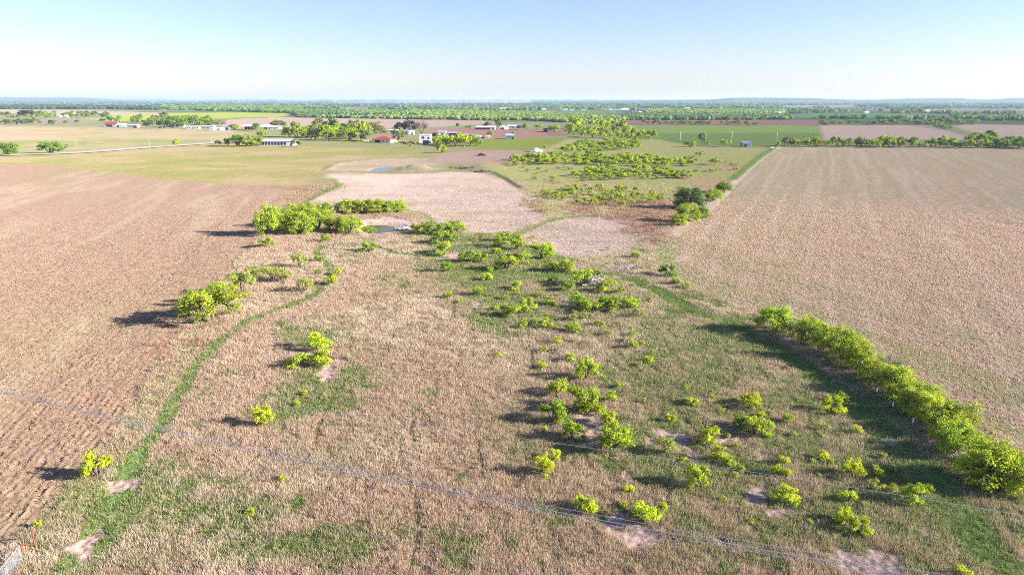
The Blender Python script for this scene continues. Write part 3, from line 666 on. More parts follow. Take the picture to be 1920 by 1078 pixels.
# photo x, photo y of the foot, width, height, kind, where it stands
BUSHES = [
 (185, 893, 44, 44, 'y', 'at the edge of the ploughed field by the lower mown track'),
 (494, 795, 36, 36, 'y', 'standing alone in the dry grass right of the long mown track'),
 (597, 655, 42, 34, 'y', 'uppermost of three around the pale soil scrape in the left meadow'),
 (605, 684, 38, 34, 'y', 'touching the pale soil scrape in the left meadow, right-hand of three'),
 (562, 688, 38, 24, 'g', 'low and wide, left-hand of three near the pale soil scrape'),
 (556, 759, 12, 11, 'y', 'tiny, in the green weed patch, nearest the lone shadowed shrub'),
 (571, 739, 11, 10, 'y', 'tiny, at the upper right rim of the green weed patch'),
 (530, 901, 15, 9, 'y', 'tiny sprig alone in dry grass below the double power line'),
 (470, 962, 16, 9, 'y', 'tiny and half hidden in the green weeds between the lower power lines'),
 (72, 987, 14, 13, 'y', 'tiny, right above the red pipe corner by the wire gate'),
 (378, 607, 18, 18, 'b', 'small, at the foot of the big mesquite by the ploughed field'),
 (563, 502, 26, 32, 's', 'upright and thin, left of the bend in the upper mown track'),
 (598, 492, 14, 14, 'b', 'small, on the inner side of the mown track bend'),
 (597, 516, 12, 12, 'b', 'small round one just left of the mown track under the bend'),
 (573, 547, 28, 30, 's', 'leaning, beside the mown track where it turns to the pond'),
 (533, 529, 30, 18, 's', 'low and spreading between the brown brush and the mown track'),
 (512, 526, 42, 32, 's', 'wide and sparse, right of the big mesquite by the ploughed field'),
 (478, 520, 30, 24, 's', 'behind the big mesquite by the ploughed field'),
 (623, 534, 18, 22, 'g', 'overhanging the outer side of the mown track bend'),
 (633, 516, 14, 14, 'g', 'small, just outside the mown track bend'),
 (500, 464, 24, 20, 'b', 'low at the corner of the ploughed field left of the pond wood'),
 (609, 453, 18, 16, 'b', 'alone in pale grass below the pond wood'),
 (692, 472, 26, 15, 'b', 'low on the mown track below the pond'),
 (675, 475, 10, 8, 'y', 'tiny, against the low shrub on the track below the pond'),
 (569, 439, 16, 15, 'b', 'small, at the foot of the pond wood, above the brown weeds'),
 (549, 441, 12, 11, 'b', 'small, at the lower left end of the pond wood'),
 (692, 434, 20, 14, 'b', 'round one standing at the lower shore of the pond'),
 (631, 402, 13, 10, 'b', 'small, between the pond wood and the tree row above it'),
 (780, 434, 18, 15, 'b', 'first one right of the pond rubble'),
 (800, 440, 34, 26, 'b', 'spreading, just left of the short green lane end'),
 (772, 447, 10, 9, 's', 'little one right below the pond rubble'),
 (832, 441, 34, 22, 'b', 'top one of the dense column east of the pond'),
 (855, 436, 30, 15, 'g', 'wide, at the lower edge of the pale field near the pond'),
 (865, 431, 16, 9, 's', 'thin, against the lower edge of the pale field'),
 (830, 457, 34, 20, 'b', 'second one down in the dense column east of the pond'),
 (850, 453, 20, 13, 'b', 'on the right flank of the dense column east of the pond'),
 (832, 478, 34, 26, 'g', 'lowest of the dense column, above the pale gravel strip'),
 (907, 449, 15, 15, 's', 'small, in the open strip under the pale field'),
 (890, 452, 12, 8, 's', 'tiny and thin in the open strip under the pale field'),
 (972, 452, 19, 12, 'b', 'at the mouth of the curved green lane in the pale field'),
 (970, 468, 24, 22, 'g', 'upright, right under the mouth of the curved green lane'),
 (1000, 447, 10, 8, 's', 'tiny, right of the mouth of the curved green lane'),
 (946, 453, 26, 10, 'b', 'flat and wide, left of the curved green lane mouth'),
 (935, 464, 30, 16, 'b', 'middle one of the stack left of the curved green lane mouth'),
 (930, 478, 18, 15, 'g', 'lowest one of the stack left of the curved green lane mouth'),
 (1016, 484, 38, 32, 'g', 'big and round, at the upper right of the central grove'),
 (983, 495, 28, 24, 'g', 'between the two big round ones of the central grove'),
 (950, 506, 36, 30, 'b', 'big and bushy, above the green crossing band'),
 (877, 492, 30, 22, 'b', 'left one of the pair right of the pale gravel strip'),
 (903, 492, 22, 20, 'b', 'right one of the pair right of the pale gravel strip'),
 (838, 509, 21, 21, 'b', 'round and alone at the left end of the green crossing band'),
 (918, 509, 13, 10, 'g', 'small, below the pair by the gravel strip'),
 (1031, 509, 27, 18, 'b', 'left one of two above the right half of the green band'),
 (1066, 509, 31, 17, 'g', 'right one of two above the right half of the green band'),
 (1043, 499, 11, 9, 'g', 'tiny, behind the two above the green band'),
 (912, 526, 19, 10, 'y', 'flat, just below the green crossing band at its left'),
 (968, 544, 23, 19, 'g', 'round and alone below the middle of the green band'),
 (898, 554, 21, 18, 'g', 'round, above the pink bare spot left of centre'),
 (842, 561, 20, 14, 'g', 'alone at the left margin of the scattered shrubs'),
 (862, 568, 11, 8, 'y', 'tiny, right of the one at the left margin of the scattered shrubs'),
 (946, 561, 15, 12, 's', 'thin, under the round lone one below the green band'),
 (930, 581, 14, 12, 'y', 'small, left of the double-headed shrub at centre'),
 (962, 592, 31, 20, 'b', 'left head of the double-headed shrub at centre'),
 (989, 580, 28, 24, 'g', 'tall right head of the double-headed shrub at centre'),
 (983, 588, 20, 11, 'g', 'low link between the two heads of the shrub at centre'),
 (1028, 573, 19, 18, 'g', 'round, left of the thicket round the log pile'),
 (1010, 557, 17, 10, 's', 'thin, above the round one left of the log pile thicket'),
 (980, 616, 17, 15, 'g', 'first of a short row of three under the double-headed shrub'),
 (999, 608, 17, 15, 's', 'second of a row of three under the double-headed shrub'),
 (1022, 613, 25, 19, 'g', 'third of a short row of three under the double-headed shrub'),
 (1043, 643, 17, 13, 'y', 'yellow, halfway between the log pile thicket and the lower grove'),
 (1076, 623, 26, 19, 'g', 'below the log pile thicket, with a forked cattle trail beside it'),
 (1125, 612, 17, 14, 'g', 'small and round below the right half of the log pile thicket'),
 (1073, 601, 17, 12, 's', 'left of two pale thin ones under the log pile thicket'),
 (1093, 599, 17, 14, 's', 'right of two pale thin ones under the log pile thicket'),
 (933, 669, 13, 10, 'y', 'tiny, alone on the brown grass left of the cattle trail'),
 (1069, 676, 19, 16, 'y', 'yellow, above the tall one of the lower grove'),
 (1015, 689, 17, 14, 'y', 'yellow, on the cattle trail above the lower grove'),
 (1019, 658, 15, 9, 's', 'faint one in olive grass above the lower grove'),
 (1098, 712, 36, 42, 'g', 'tall, upper right member of the lower grove'),
 (1125, 695, 11, 15, 's', 'slim, just right of the tall member of the lower grove'),
 (1186, 653, 17, 18, 'y', 'upright, beside the small brush heap right of centre'),
 (1205, 648, 10, 10, 'y', 'tiny, right of the one beside the small brush heap'),
 (1187, 631, 19, 9, 's', 'flat, above the small brush heap right of centre'),
 (1140, 629, 13, 12, 's', 'pale, left of the small brush heap right of centre'),
 (1217, 679, 17, 11, 'y', 'flat, in the olive grass right of the lower grove'),
 (1196, 686, 15, 10, 's', 'faint and flat, in the olive grass right of the lower grove'),
 (1218, 567, 11, 11, 'g', 'tiny, between the thicket and the green track at right'),
 (1179, 578, 31, 19, 'g', 'dense, first one right of the log pile thicket'),
 (1194, 595, 25, 18, 's', 'thin, below the first one right of the log pile thicket'),
 (1090, 536, 38, 32, 'g', 'large, just left of the log pile'),
 (1067, 546, 27, 18, 'b', 'below left of the large one by the log pile'),
 (1037, 532, 20, 13, 'd', 'dull green, at the left end of the log pile thicket'),
 (1119, 517, 17, 10, 'b', 'small, directly behind the log pile'),
 (1134, 549, 34, 26, 'g', 'pale topped, just below right of the log pile'),
 (1149, 535, 17, 11, 'g', 'small, right of the log pile'),
 (1163, 552, 19, 16, 'b', 'round, at the right end of the log pile thicket'),
 (1083, 575, 38, 28, 'b', 'wide, at the left of the thicket belly under the log pile'),
 (1108, 586, 34, 19, 'b', 'low, at the bottom centre of the thicket under the log pile'),
 (1140, 582, 38, 30, 'b', 'full and round, right of the thicket belly below the logs'),
 (1148, 586, 17, 11, 'g', 'little, tucked at the lower right foot of the thicket'),
 (1193, 484, 15, 13, 'g', 'upper of the small ones above the green track corner'),
 (1190, 497, 15, 11, 's', 'thin, under the upper small one above the green track corner'),
 (1205, 504, 9, 8, 'g', 'tiny, right of the thin one above the green track corner'),
 (1140, 469, 10, 9, 's', 'tiny, alone on the pale grass above the green track fork'),
 (1252, 517, 31, 18, 'd', 'dark green, beside the left corner of the right stubble field'),
 (1267, 534, 17, 15, 'b', 'middle of the three along the stubble field corner'),
 (1286, 542, 17, 14, 's', 'lowest of the three along the stubble field corner'),
 (1047, 738, 36, 32, 'g', 'upper left member of the lower grove'),
 (1091, 768, 54, 48, 'b', 'largest of the lower grove, round and leafy above the bare soil'),
 (1082, 766, 20, 11, 'y', 'yellow one at the foot of the largest in the lower grove'),
 (1035, 792, 42, 42, 'b', 'left member of the lower grove, with a shadow on the brown grass'),
 (1126, 775, 21, 19, 'y', 'yellow, above the right rim of the grove clearing'),
 (1141, 795, 31, 24, 'y', 'yellow, at the right rim of the grove clearing'),
 (1073, 825, 42, 38, 'b', 'round, at the lower left of the grove clearing'),
 (1020, 808, 11, 10, 'y', 'tiny, under the left member of the lower grove'),
 (1150, 842, 62, 44, 'b', 'widest, right beneath the grove clearing and above the single wire'),
 (1144, 750, 19, 19, 'y', 'yellow, up right of the largest in the lower grove'),
 (1163, 726, 15, 9, 'y', 'flat yellow, between the tall and the widest grove members'),
 (1249, 849, 34, 38, 's', 'see-through, left of the L-shaped bare soil patch'),
 (1331, 830, 35, 31, 'y', 'yellow, between the L-shaped bare patch and the narrow one'),
 (1298, 759, 19, 14, 'y', 'small yellow, with a long shadow thrown to its left, above the trail'),
 (1204, 754, 13, 12, 's', 'faint, in the olive grass right of the grove'),
 (1257, 791, 17, 16, 'y', 'small yellow, above the L-shaped bare soil patch'),
 (1335, 740, 13, 11, 's', 'faint, up left of the flat-topped one'),
 (1408, 764, 36, 27, 'y', 'flat-topped, in the right meadow above the long low one'),
 (1388, 800, 26, 22, 'd', 'dull left end of the long low group in the right meadow'),
 (1414, 813, 44, 30, 'g', 'middle of the long low group in the right meadow'),
 (1438, 815, 27, 26, 'g', 'right end of the long low group in the right meadow'),
 (1427, 783, 15, 12, 'y', 'tiny, behind the long low group in the right meadow'),
 (1476, 793, 19, 18, 'g', 'small, right of the long low group'),
 (1345, 862, 29, 27, 'g', 'below the narrow bare patch, above the single wire'),
 (1368, 874, 19, 18, 'g', 'small, lower right neighbour of the one above the single wire'),
 (1379, 893, 11, 10, 'y', 'tiny, just under the single wire'),
 (1283, 866, 13, 10, 'y', 'tiny, at the lower end of the L-shaped bare patch'),
 (1307, 910, 38, 42, 'g', 'squarish and tall, right under the single wire'),
 (1018, 890, 38, 36, 'y', 'two-lobed yellow one alone below the grove, larger lobe'),
 (1039, 862, 20, 22, 'y', 'two-lobed yellow one alone below the grove, upper smaller lobe'),
 (1177, 924, 22, 17, 'y', 'small yellow in the grass above the bottom bare patch'),
 (1104, 962, 28, 28, 'y', 'right one of the pair left of the bottom bare patch'),
 (1086, 952, 24, 24, 'g', 'left one of the pair left of the bottom bare patch'),
 (1167, 949, 17, 11, 'g', 'little, at the top of the bottom bare patch'),
 (1208, 975, 46, 36, 'y', 'big and dense, right of the bottom bare patch'),
 (1242, 962, 21, 22, 'y', 'small one attached to the big dense one at bottom'),
 (1262, 947, 13, 13, 's', 'tiny pale, right of the big dense one at bottom'),
 (1456, 891, 19, 20, 'y', 'orange yellow, left of a trio over the large dark bare patch'),
 (1475, 894, 17, 17, 'y', 'orange yellow, right of a trio over the large dark bare patch'),
 (1470, 870, 17, 17, 'y', 'orange yellow, top of a trio over the large dark bare patch'),
 (1472, 938, 40, 26, 'y', 'flat, immediately right of the large dark bare patch'),
 (1561, 771, 35, 30, 'y', 'bright, beside the shaded green track, upper right meadow'),
 (1579, 751, 17, 18, 'g', 'small, behind the bright one beside the shaded green track'),
 (1606, 812, 15, 17, 'y', 'small upright, next to the shaded green track'),
 (1540, 806, 18, 16, 's', 'thin, left of the small upright one by the shaded track'),
 (1541, 861, 19, 17, 'y', 'small, alone in the middle of the right meadow'),
 (1524, 867, 9, 8, 'y', 'tiny, left of the small one in the middle of the right meadow'),
 (1601, 897, 40, 32, 'y', 'largest of the lower right meadow, casting a dark shadow'),
 (1645, 892, 23, 19, 'g', 'right neighbour of the largest in the lower right meadow'),
 (1535, 894, 9, 8, 'y', 'tiny, before the dark shadow in the lower right meadow'),
 (1640, 917, 26, 18, 's', 'thin, under the right neighbour of the largest, by the wire'),
 (1671, 922, 21, 16, 's', 'thin yellow, right of the thin one by the wire'),
 (1711, 943, 38, 36, 'g', 'leafy, under the wire near the shaded green track'),
 (1740, 920, 15, 12, 'y', 'tiny, on the green track under the tree line'),
 (1589, 940, 27, 22, 'y', 'small and round, just under the single wire in the lower right meadow'),
 (1585, 982, 32, 26, 'y', 'left lobe of the leaning pair at bottom right'),
 (1611, 1000, 34, 30, 'g', 'right lobe of the leaning pair at bottom right'),
 (1573, 984, 14, 14, 'y', 'smallest, on the left of the leaning pair at bottom right'),
 (1806, 1082, 30, 20, 'y', 'cut by the bottom edge near the right corner'),
]
SHADE = dict(b='green', y='yellow', g='yellow-green', s='thin pale', d='dull green')
for (px, py, wp, hp, k, lab) in BUSHES:
    x, y, w_, h_ = size_px(px, py, wp * 1.24, hp * 1.04)
    pr, c = KIND[k]
    plant('mesquite_bush', 'bush', f'{SHADE[k]} mesquite bush {lab}', random.choice(pr), x, y, w_, h_, c, 'mesquite bushes scattered over the meadow')
TREES = [
 (396, 603, 98, 76, 'G', 'big mesquite tree with a gnarled trunk shading the ploughed field, lower of its group'),
 (434, 590, 70, 56, 'G', 'mesquite tree growing right against the big leaning one by the ploughed field'),
 (455, 552, 48, 72, 'S', 'loose-crowned mesquite tree behind the big one at the ploughed field edge'),
 (408, 572, 50, 50, 'G', 'mesquite tree filling the back of the big leaning group by the ploughed field'),
 (508, 440, 50, 58, 'G', 'outermost left tree of the pond wood, over the ploughed field'),
 (530, 424, 44, 48, 'S', 'tree at the upper left of the pond wood'),
 (545, 408, 34, 28, 'G', 'low tree at the top left corner of the pond wood'),
 (562, 438, 56, 52, 'G', 'dark bellied round tree in the front of the pond wood'),
 (596, 430, 52, 46, 'G', 'tall round tree in the middle of the pond wood'),
 (578, 412, 40, 34, 'G', 'tree at the back of the middle of the pond wood'),
 (607, 406, 36, 24, 'G', 'tree at the back right of the pond wood'),
 (630, 434, 40, 28, 'G', 'tree in the right wing of the pond wood'),
 (657, 437, 46, 24, 'G', 'tree at the right tip of the pond wood, by the water'),
 (625, 400, 30, 24, 'O', 'greyish olive tree at the left end of the row above the pond'),
 (652, 400, 40, 30, 'G', 'second tree from the left in the row above the pond'),
 (680, 400, 38, 28, 'G', 'third tree from the left in the row above the pond'),
 (702, 400, 38, 30, 'G', 'fourth tree from the left in the row above the pond'),
 (725, 399, 32, 24, 'G', 'fifth tree from the left in the row above the pond'),
 (746, 397, 32, 20, 'G', 'right-hand end tree of the row above the pond'),
 (1292, 391, 54, 36, 'D', 'dark evergreen oak on the fence row left of the right stubble field'),
 (1338, 376, 32, 24, 'G', 'tree right behind the dark evergreen oak on the fence row'),
 (1358, 361, 30, 26, 'M', 'topmost tree of the fence row, above the dark evergreen oak'),
 (1290, 415, 46, 27, 'G', 'bright low tree just below the dark evergreen oak'),
 (1312, 409, 32, 22, 'M', 'small tree between the dark evergreen oak and the stubble field'),
 (1272, 422, 30, 16, 'G', 'lowest bright shrub of the fence row with the dark oak'),
 (1450, 624, 58, 54, 'G', 'first tree of the right hedgerow, standing a little apart at its upper end'),
 (1485, 632, 30, 36, 'B', 'thin twiggy tree between the first and second leafy trees of the right hedgerow'),
 (1514, 642, 46, 52, 'G', 'second leafy tree of the right hedgerow'),
 (1546, 656, 50, 52, 'G', 'third leafy tree of the right hedgerow from its upper end'),
 (1580, 676, 54, 58, 'G', 'fourth leafy tree of the right hedgerow from its upper end'),
 (1610, 694, 54, 58, 'G', 'fifth leafy tree of the right hedgerow, over the brown brush'),
 (1600, 672, 44, 44, 'G', 'tree in the back row behind the fourth and fifth of the right hedgerow'),
 (1640, 716, 58, 60, 'G', 'sixth leafy tree of the right hedgerow'),
 (1672, 738, 62, 62, 'G', 'seventh leafy tree of the right hedgerow, near the first white marker'),
 (1665, 712, 46, 46, 'B', 'greyish tree in the back row of the right hedgerow'),
 (1708, 764, 64, 64, 'G', 'eighth leafy tree of the right hedgerow, above the second white marker'),
 (1740, 786, 62, 64, 'G', 'ninth leafy tree of the right hedgerow'),
 (1735, 756, 52, 50, 'S', 'loose-crowned tree in the back row of the right hedgerow'),
 (1770, 812, 66, 70, 'G', 'tenth leafy tree of the right hedgerow'),
 (1792, 850, 74, 78, 'G', 'eleventh leafy tree of the right hedgerow with a broken branch at its foot'),
 (1800, 808, 50, 56, 'S', 'back row tree of the right hedgerow near the dead branch'),
 (1846, 908, 92, 98, 'G', 'large yellow-green tree near the lower end of the right hedgerow'),
 (1880, 912, 74, 86, 'G', 'large tree next to the last one of the right hedgerow'),
 (1918, 925, 66, 76, 'S', 'last tree of the right hedgerow, cut by the right picture edge'),
]
TC = dict(G=(TREE, YG), S=(TREE, SPG), O=(BARE_T, OL), D=(TREE, DG), M=(TREE, MG), B=(BARE_T, OL))
for (px, py, wp, hp, k, lab) in TREES:
    x, y, w_, h_ = size_px(px, py, wp * (1.28 if px > 1400 else 1.15), hp * random.uniform(.72, 1.18) * (.95 if px > 1400 else .9))
    pr, c = TC[k]
    if px < 470 or k == 'S': pr = OPEN_T
    plant('evergreen_oak' if k == 'D' else 'mesquite_tree', 'tree', lab, random.choice(pr), x, y, w_, max(h_, .62 * w_), c, 'trees along the field edges and the pond')

# rows of low brush in the land beyond the pale field, hedges and groves further away: still one thing each
def fill(name, cat, label, group, pts, n, wpx, hpx, cols, protos, seed, asp=.6, mind=.7):
    g = random.Random(seed); P = np.array(pts, float); out = []; tries = 0
    x0, y0 = P.min(0); x1, y1 = P.max(0)
    while len(out) < n and tries < 12000:
        tries += 1; a, b = g.uniform(x0, x1), g.uniform(y0, y1); ins = False
        for i in range(len(P)):
            p, q = P[i], P[(i + 1) % len(P)]
            if (p[1] > b) != (q[1] > b) and a < (q[0] - p[0]) * (b - p[1]) / (q[1] - p[1]) + p[0]: ins = not ins
        if not ins or any(abs(a - c) < wpx * mind * .8 and abs(b - d) < hpx * .22 for c, d in out): continue
        out.append((a, b))
    for a, b in out:
        s = g.uniform(.65, 1.3); x, y = gp(a, b); d = depth_at(x, y); w_ = wpx * s * d / F
        c = g.choice(cols); f_ = (a - x0) / (x1 - x0)
        lab = f"{'large' if s > 1.08 else 'small' if s < .86 else 'medium'} {TN[c]} {label}, {'far left end' if f_ < .12 else 'left part' if f_ < .38 else 'middle' if f_ < .62 else 'right part' if f_ < .88 else 'far right end'}"
        if wpx < 14: lab = f"{TN[c]} {label}, {'left end' if f_ < .3 else 'middle' if f_ < .7 else 'right end'}"
        plant(name, cat, lab, g.choice(protos), x, y, w_, w_ * asp * g.uniform(.85, 1.15), c, group)
TN = {G: 'green', YG: 'yellow-green', MG: 'dark green', OL: 'olive', SPG: 'pale'}
fill('brush_shrub', 'bush', 'bush in the upper brush row', 'upper row of brush beyond the pale field', [(1050, 283), (1090, 270), (1190, 266), (1205, 276), (1150, 284), (1060, 287)], 42, 18, 13, [G, YG, YG], MIDT, 1, .5)
fill('brush_shrub', 'bush', 'bush in the long dense brush row', 'long dense row of brush', [(955, 300), (1010, 293), (1100, 293), (1200, 296), (1292, 302), (1296, 311), (1200, 312), (1100, 310), (1040, 308), (965, 311)], 100, 20, 15, [G, YG, YG], MIDT, 2, .5)
fill('brush_shrub', 'bush', 'bush in the third brush row', 'third row of brush right of the ditch', [(1075, 330), (1120, 318), (1200, 318), (1290, 325), (1295, 335), (1200, 337), (1090, 338)], 56, 19, 14, [G, YG, YG], MIDT, 3, .5)
fill('brush_shrub', 'bush', 'bush in the loose nearest brush rows', 'loose nearest rows of brush', [(1015, 360), (1100, 352), (1240, 362), (1245, 376), (1190, 386), (1120, 388), (1030, 376)], 60, 16, 13, [SPG, YG, YG], SPARSE + MIDT, 4, .62)
fill('brush_shrub', 'bush', 'low shrub between the brush rows', 'faint low shrubs between the rows', [(960, 312), (1080, 314), (1100, 350), (1010, 355), (965, 335)], 18, 11, 7, [SPG, OL], SPARSE, 5, .5)
fill('brush_shrub', 'bush', 'low shrub right of the brush rows', 'low shrubs right of the rows', [(1295, 296), (1350, 300), (1400, 318), (1330, 330), (1298, 326)], 12, 10, 7, [SPG, G], MIDT, 6, .5)
fill('grove_tree', 'tree', 'tree in the grove left of the green field', 'grove left of the green field', [(1060, 252), (1075, 236), (1120, 240), (1165, 240), (1180, 250), (1225, 260), (1215, 264), (1150, 262), (1100, 258)], 60, 20, 18, [G, YG, YG], MIDT, 7, .75)
fill('hedge_tree', 'tree', 'tree in the hedge beyond the right stubble field', 'long hedge at the far end of the stubble field', [(1468, 273), (1500, 271), (1700, 274), (1925, 277), (1925, 280), (1700, 278), (1500, 275), (1470, 275)], 62, 20, 16, [MG, G, OL], MIDT, 8, .75, .5)
fill('hedge_tree', 'tree', 'tall tree at the right hedge end', 'taller trees at the hedge end', [(1820, 268), (1850, 260), (1900, 270), (1915, 276), (1830, 276)], 16, 20, 18, [MG, G], MIDT, 9, .75, .5)
fill('hedge_tree', 'tree', 'tree in the short hedge across the tan field', 'short hedge crossing the tan field', [(1735, 236), (1750, 235), (1780, 243), (1770, 246)], 12, 12, 8, [MG, OL], MIDT, 10, .6, .4)
fill('hedge_tree', 'tree', 'tree in the far hedge above the tan field', 'far hedge above the tan field', [(1538, 233), (1700, 231), (1835, 232), (1835, 235), (1700, 235), (1540, 236)], 46, 13, 8, [OL, MG], MIDT, 11, .6, .4)
fill('hedge_tree', 'tree', 'tree in the hedge above the green field', 'hedge above the green field', [(1200, 232), (1220, 231), (1420, 234), (1420, 236), (1220, 235)], 32, 11, 7, [OL, MG], MIDT, 12, .6, .4)
fill('copse_tree', 'tree', 'tree in the copse by the white house', 'copse right of the white house', [(815, 273), (830, 268), (885, 268), (895, 274), (850, 276)], 13, 24, 18, [YG, G], MIDT, 13, .75, .4)
fill('village_tree', 'tree', 'tree behind the crimson-roofed house', 'trees behind the red-roofed house', [(540, 256), (600, 246), (640, 248), (690, 250), (690, 262), (600, 262), (560, 262)], 34, 26, 22, [G, YG, OL], MIDT, 14, .8, .45)
fill('village_tree', 'tree', 'tree among the left farmsteads', 'trees among the left farmsteads', [(205, 228), (300, 224), (400, 228), (410, 240), (330, 240), (270, 236), (220, 232)], 36, 17, 12, [MG, G, OL], MIDT, 15, .7, .5)
fill('village_tree', 'tree', 'tree by the far left farmsteads', 'trees by the far left farmsteads', [(0, 219), (60, 214), (200, 217), (205, 222), (100, 223), (0, 224)], 38, 12, 8, [MG, OL, G], MIDT, 16, .7, .5)
VT = [(14, 291, 40, 24, MG, 'round tree at the left picture edge beside the country road'), (96, 288, 44, 22, MG, 'spreading tree beside the country road, second from the left edge'),
 (331, 273, 15, 12, YG, 'small crooked tree beside the country road between two utility poles'), (410, 273, 14, 9, DG, 'dark low bush at the left of the roadside clump'), (427, 274, 15, 15, MG, 'dark round bush in the roadside clump'),
 (447, 275, 30, 22, MG, 'tall tree in the middle of the roadside clump'), (464, 275, 30, 22, G, 'tall tree at the right of the roadside clump'), (484, 274, 26, 18, G, 'tree touching the long white house with glass front'),
 (494, 262, 19, 19, G, 'tree behind the long white house with glass front'), (555, 275, 22, 14, OL, 'dull tree right of the long white house'), (524, 239, 30, 13, MG, 'wide tree behind the white sheds'), (440, 243, 22, 10, G, 'bush left of the open white barn'),
 (411, 238, 27, 12, GREY, 'leafless grey tree behind the white trailer'), (482, 245, 21, 14, MG, 'tree covering the right half of the open white barn'), (386, 234, 24, 17, G, 'tall bright tree behind the mobile homes'), (356, 232, 20, 12, G, 'bright tree over the farm cabins'),
 (275, 240, 17, 12, DG, 'dark cypress-like tree right of the long grey shed'), (308, 241, 24, 16, DG, 'dark tree over the small blue car shed'), (328, 241, 17, 11, DG, 'dark round tree in front of the white cabin'), (208, 228, 18, 9, MG, 'round tree above the red and white barn'), (193, 228, 12, 5, DG, 'low dark bush left above the red and white barn'),
 (10, 233, 20, 9, MG, 'first bush from the left in the upper pasture'), (31, 233, 24, 10, MG, 'second bush from the left in the upper pasture'), (60, 233, 27, 12, MG, 'widest bush of the upper pasture'), (100, 234, 17, 9, MG, 'dark green bush in the upper pasture'), (126, 232, 13, 6, OL, 'olive bush in the upper pasture'), (144, 231, 10, 6, MG, 'small bush at the right of the upper pasture'),
 (48, 219, 22, 12, PURP, 'dark purple-grey round tree by the far left farmhouse'), (748, 246, 20, 16, PURP, 'dark purplish tree left of the dark pair'), (768, 248, 28, 22, PURP, 'large dark tree above the grey shed'), (790, 251, 30, 26, GREY, 'large grey-brown leafless tree right of the dark one'),
 (747, 263, 27, 20, OL, 'olive tree above the orange tractor'), (668, 257, 30, 24, GREY, 'grey budding tree left of the red-roofed house'), (688, 264, 28, 22, OL, 'olive budding tree touching the red-roofed house'), (592, 262, 26, 24, GREY, 'grey budding tree among bright ones left of centre'), (705, 251, 36, 22, OL, 'wide olive tree behind the red-roofed house'),
 (655, 264, 26, 24, G, 'bright tree left of the grey budding ones'), (617, 264, 24, 20, G, 'bright tree over the white fence line'), (828, 286, 22, 15, YG, 'light bush in front of the copse'), (768, 276, 10, 8, YG, 'small yellow-green bush below the orange tractor'),
 (918, 257, 13, 12, G, 'small tree standing on the reddish ploughed strip'), (963, 255, 8, 8, G, 'tiny round tree beside the blue-grey shed'), (934, 239, 18, 17, MG, 'tall green tree behind the long ranch house'), (915, 238, 17, 9, DG, 'dark tree behind the long ranch house'), (859, 238, 9, 7, MG, 'tiny bush on the tan strip'),
 (988, 244, 17, 13, G, 'tree right of the red and grey sheds'), (1020, 280, 11, 8, G, 'small bush beside the white spoil heap'), (878, 241, 14, 6, G, 'low bush left of the long ranch house'),
 (1317, 267, 16, 18, OL, 'round olive tree in the green field, standing free'), (1294, 276, 22, 11, G, 'bright bush left of the free-standing round tree'), (1300, 270, 9, 7, G, 'small bush behind the bright bush by the green field'), (1325, 274, 13, 10, G, 'bush just right of the free-standing round tree'), (1358, 276, 18, 14, G, 'round bush between the free tree and the blue shed'),
 (1315, 294, 21, 9, G, 'flat bush above the brush rows at right'), (1341, 309, 25, 13, G, 'wide bush at the right of the long dense brush row'), (1462, 276, 15, 11, G, 'bright bush at the left end of the long hedge'), (1008, 243, 20, 10, G, 'first tree left of the grove by the green field'), (1040, 248, 26, 14, G, 'second tree left of the grove by the green field')]
for (px, py, wp, hp, c, lab) in VT:
    x, y = gp(px, py); d = depth_at(x, y); w_, h_ = wp * d / F * 1.05, hp * d / F
    proto = random.choice(BARE_T) if c in (GREY,) else random.choice(MIDT if wp < 26 else BUSH)
    plant('farm_tree' if hp > 9 else 'farm_bush', 'tree' if hp > 9 else 'bush', lab, proto, x, y, w_, h_, c)

fill('mesquite_sprout', 'bush', 'tiny mesquite sprout in olive grass under the log pile thicket', 'tiny mesquite sprouts in the meadow', [(880, 560), (1000, 545), (1180, 600), (1270, 700), (1200, 740), (1060, 700), (960, 640)], 34, 9, 7, [SPG, YG, YG], SPARSE + BUSH, 21, .8, .9)
fill('mesquite_sprout', 'bush', 'tiny mesquite sprout among bare patches of the lower right meadow', 'tiny mesquite sprouts in the meadow', [(1180, 740), (1300, 720), (1560, 740), (1740, 930), (1700, 1000), (1400, 1000), (1250, 930)], 40, 12, 9, [SPG, SPG, YG], SPARSE + BUSH, 22, .8, .9)

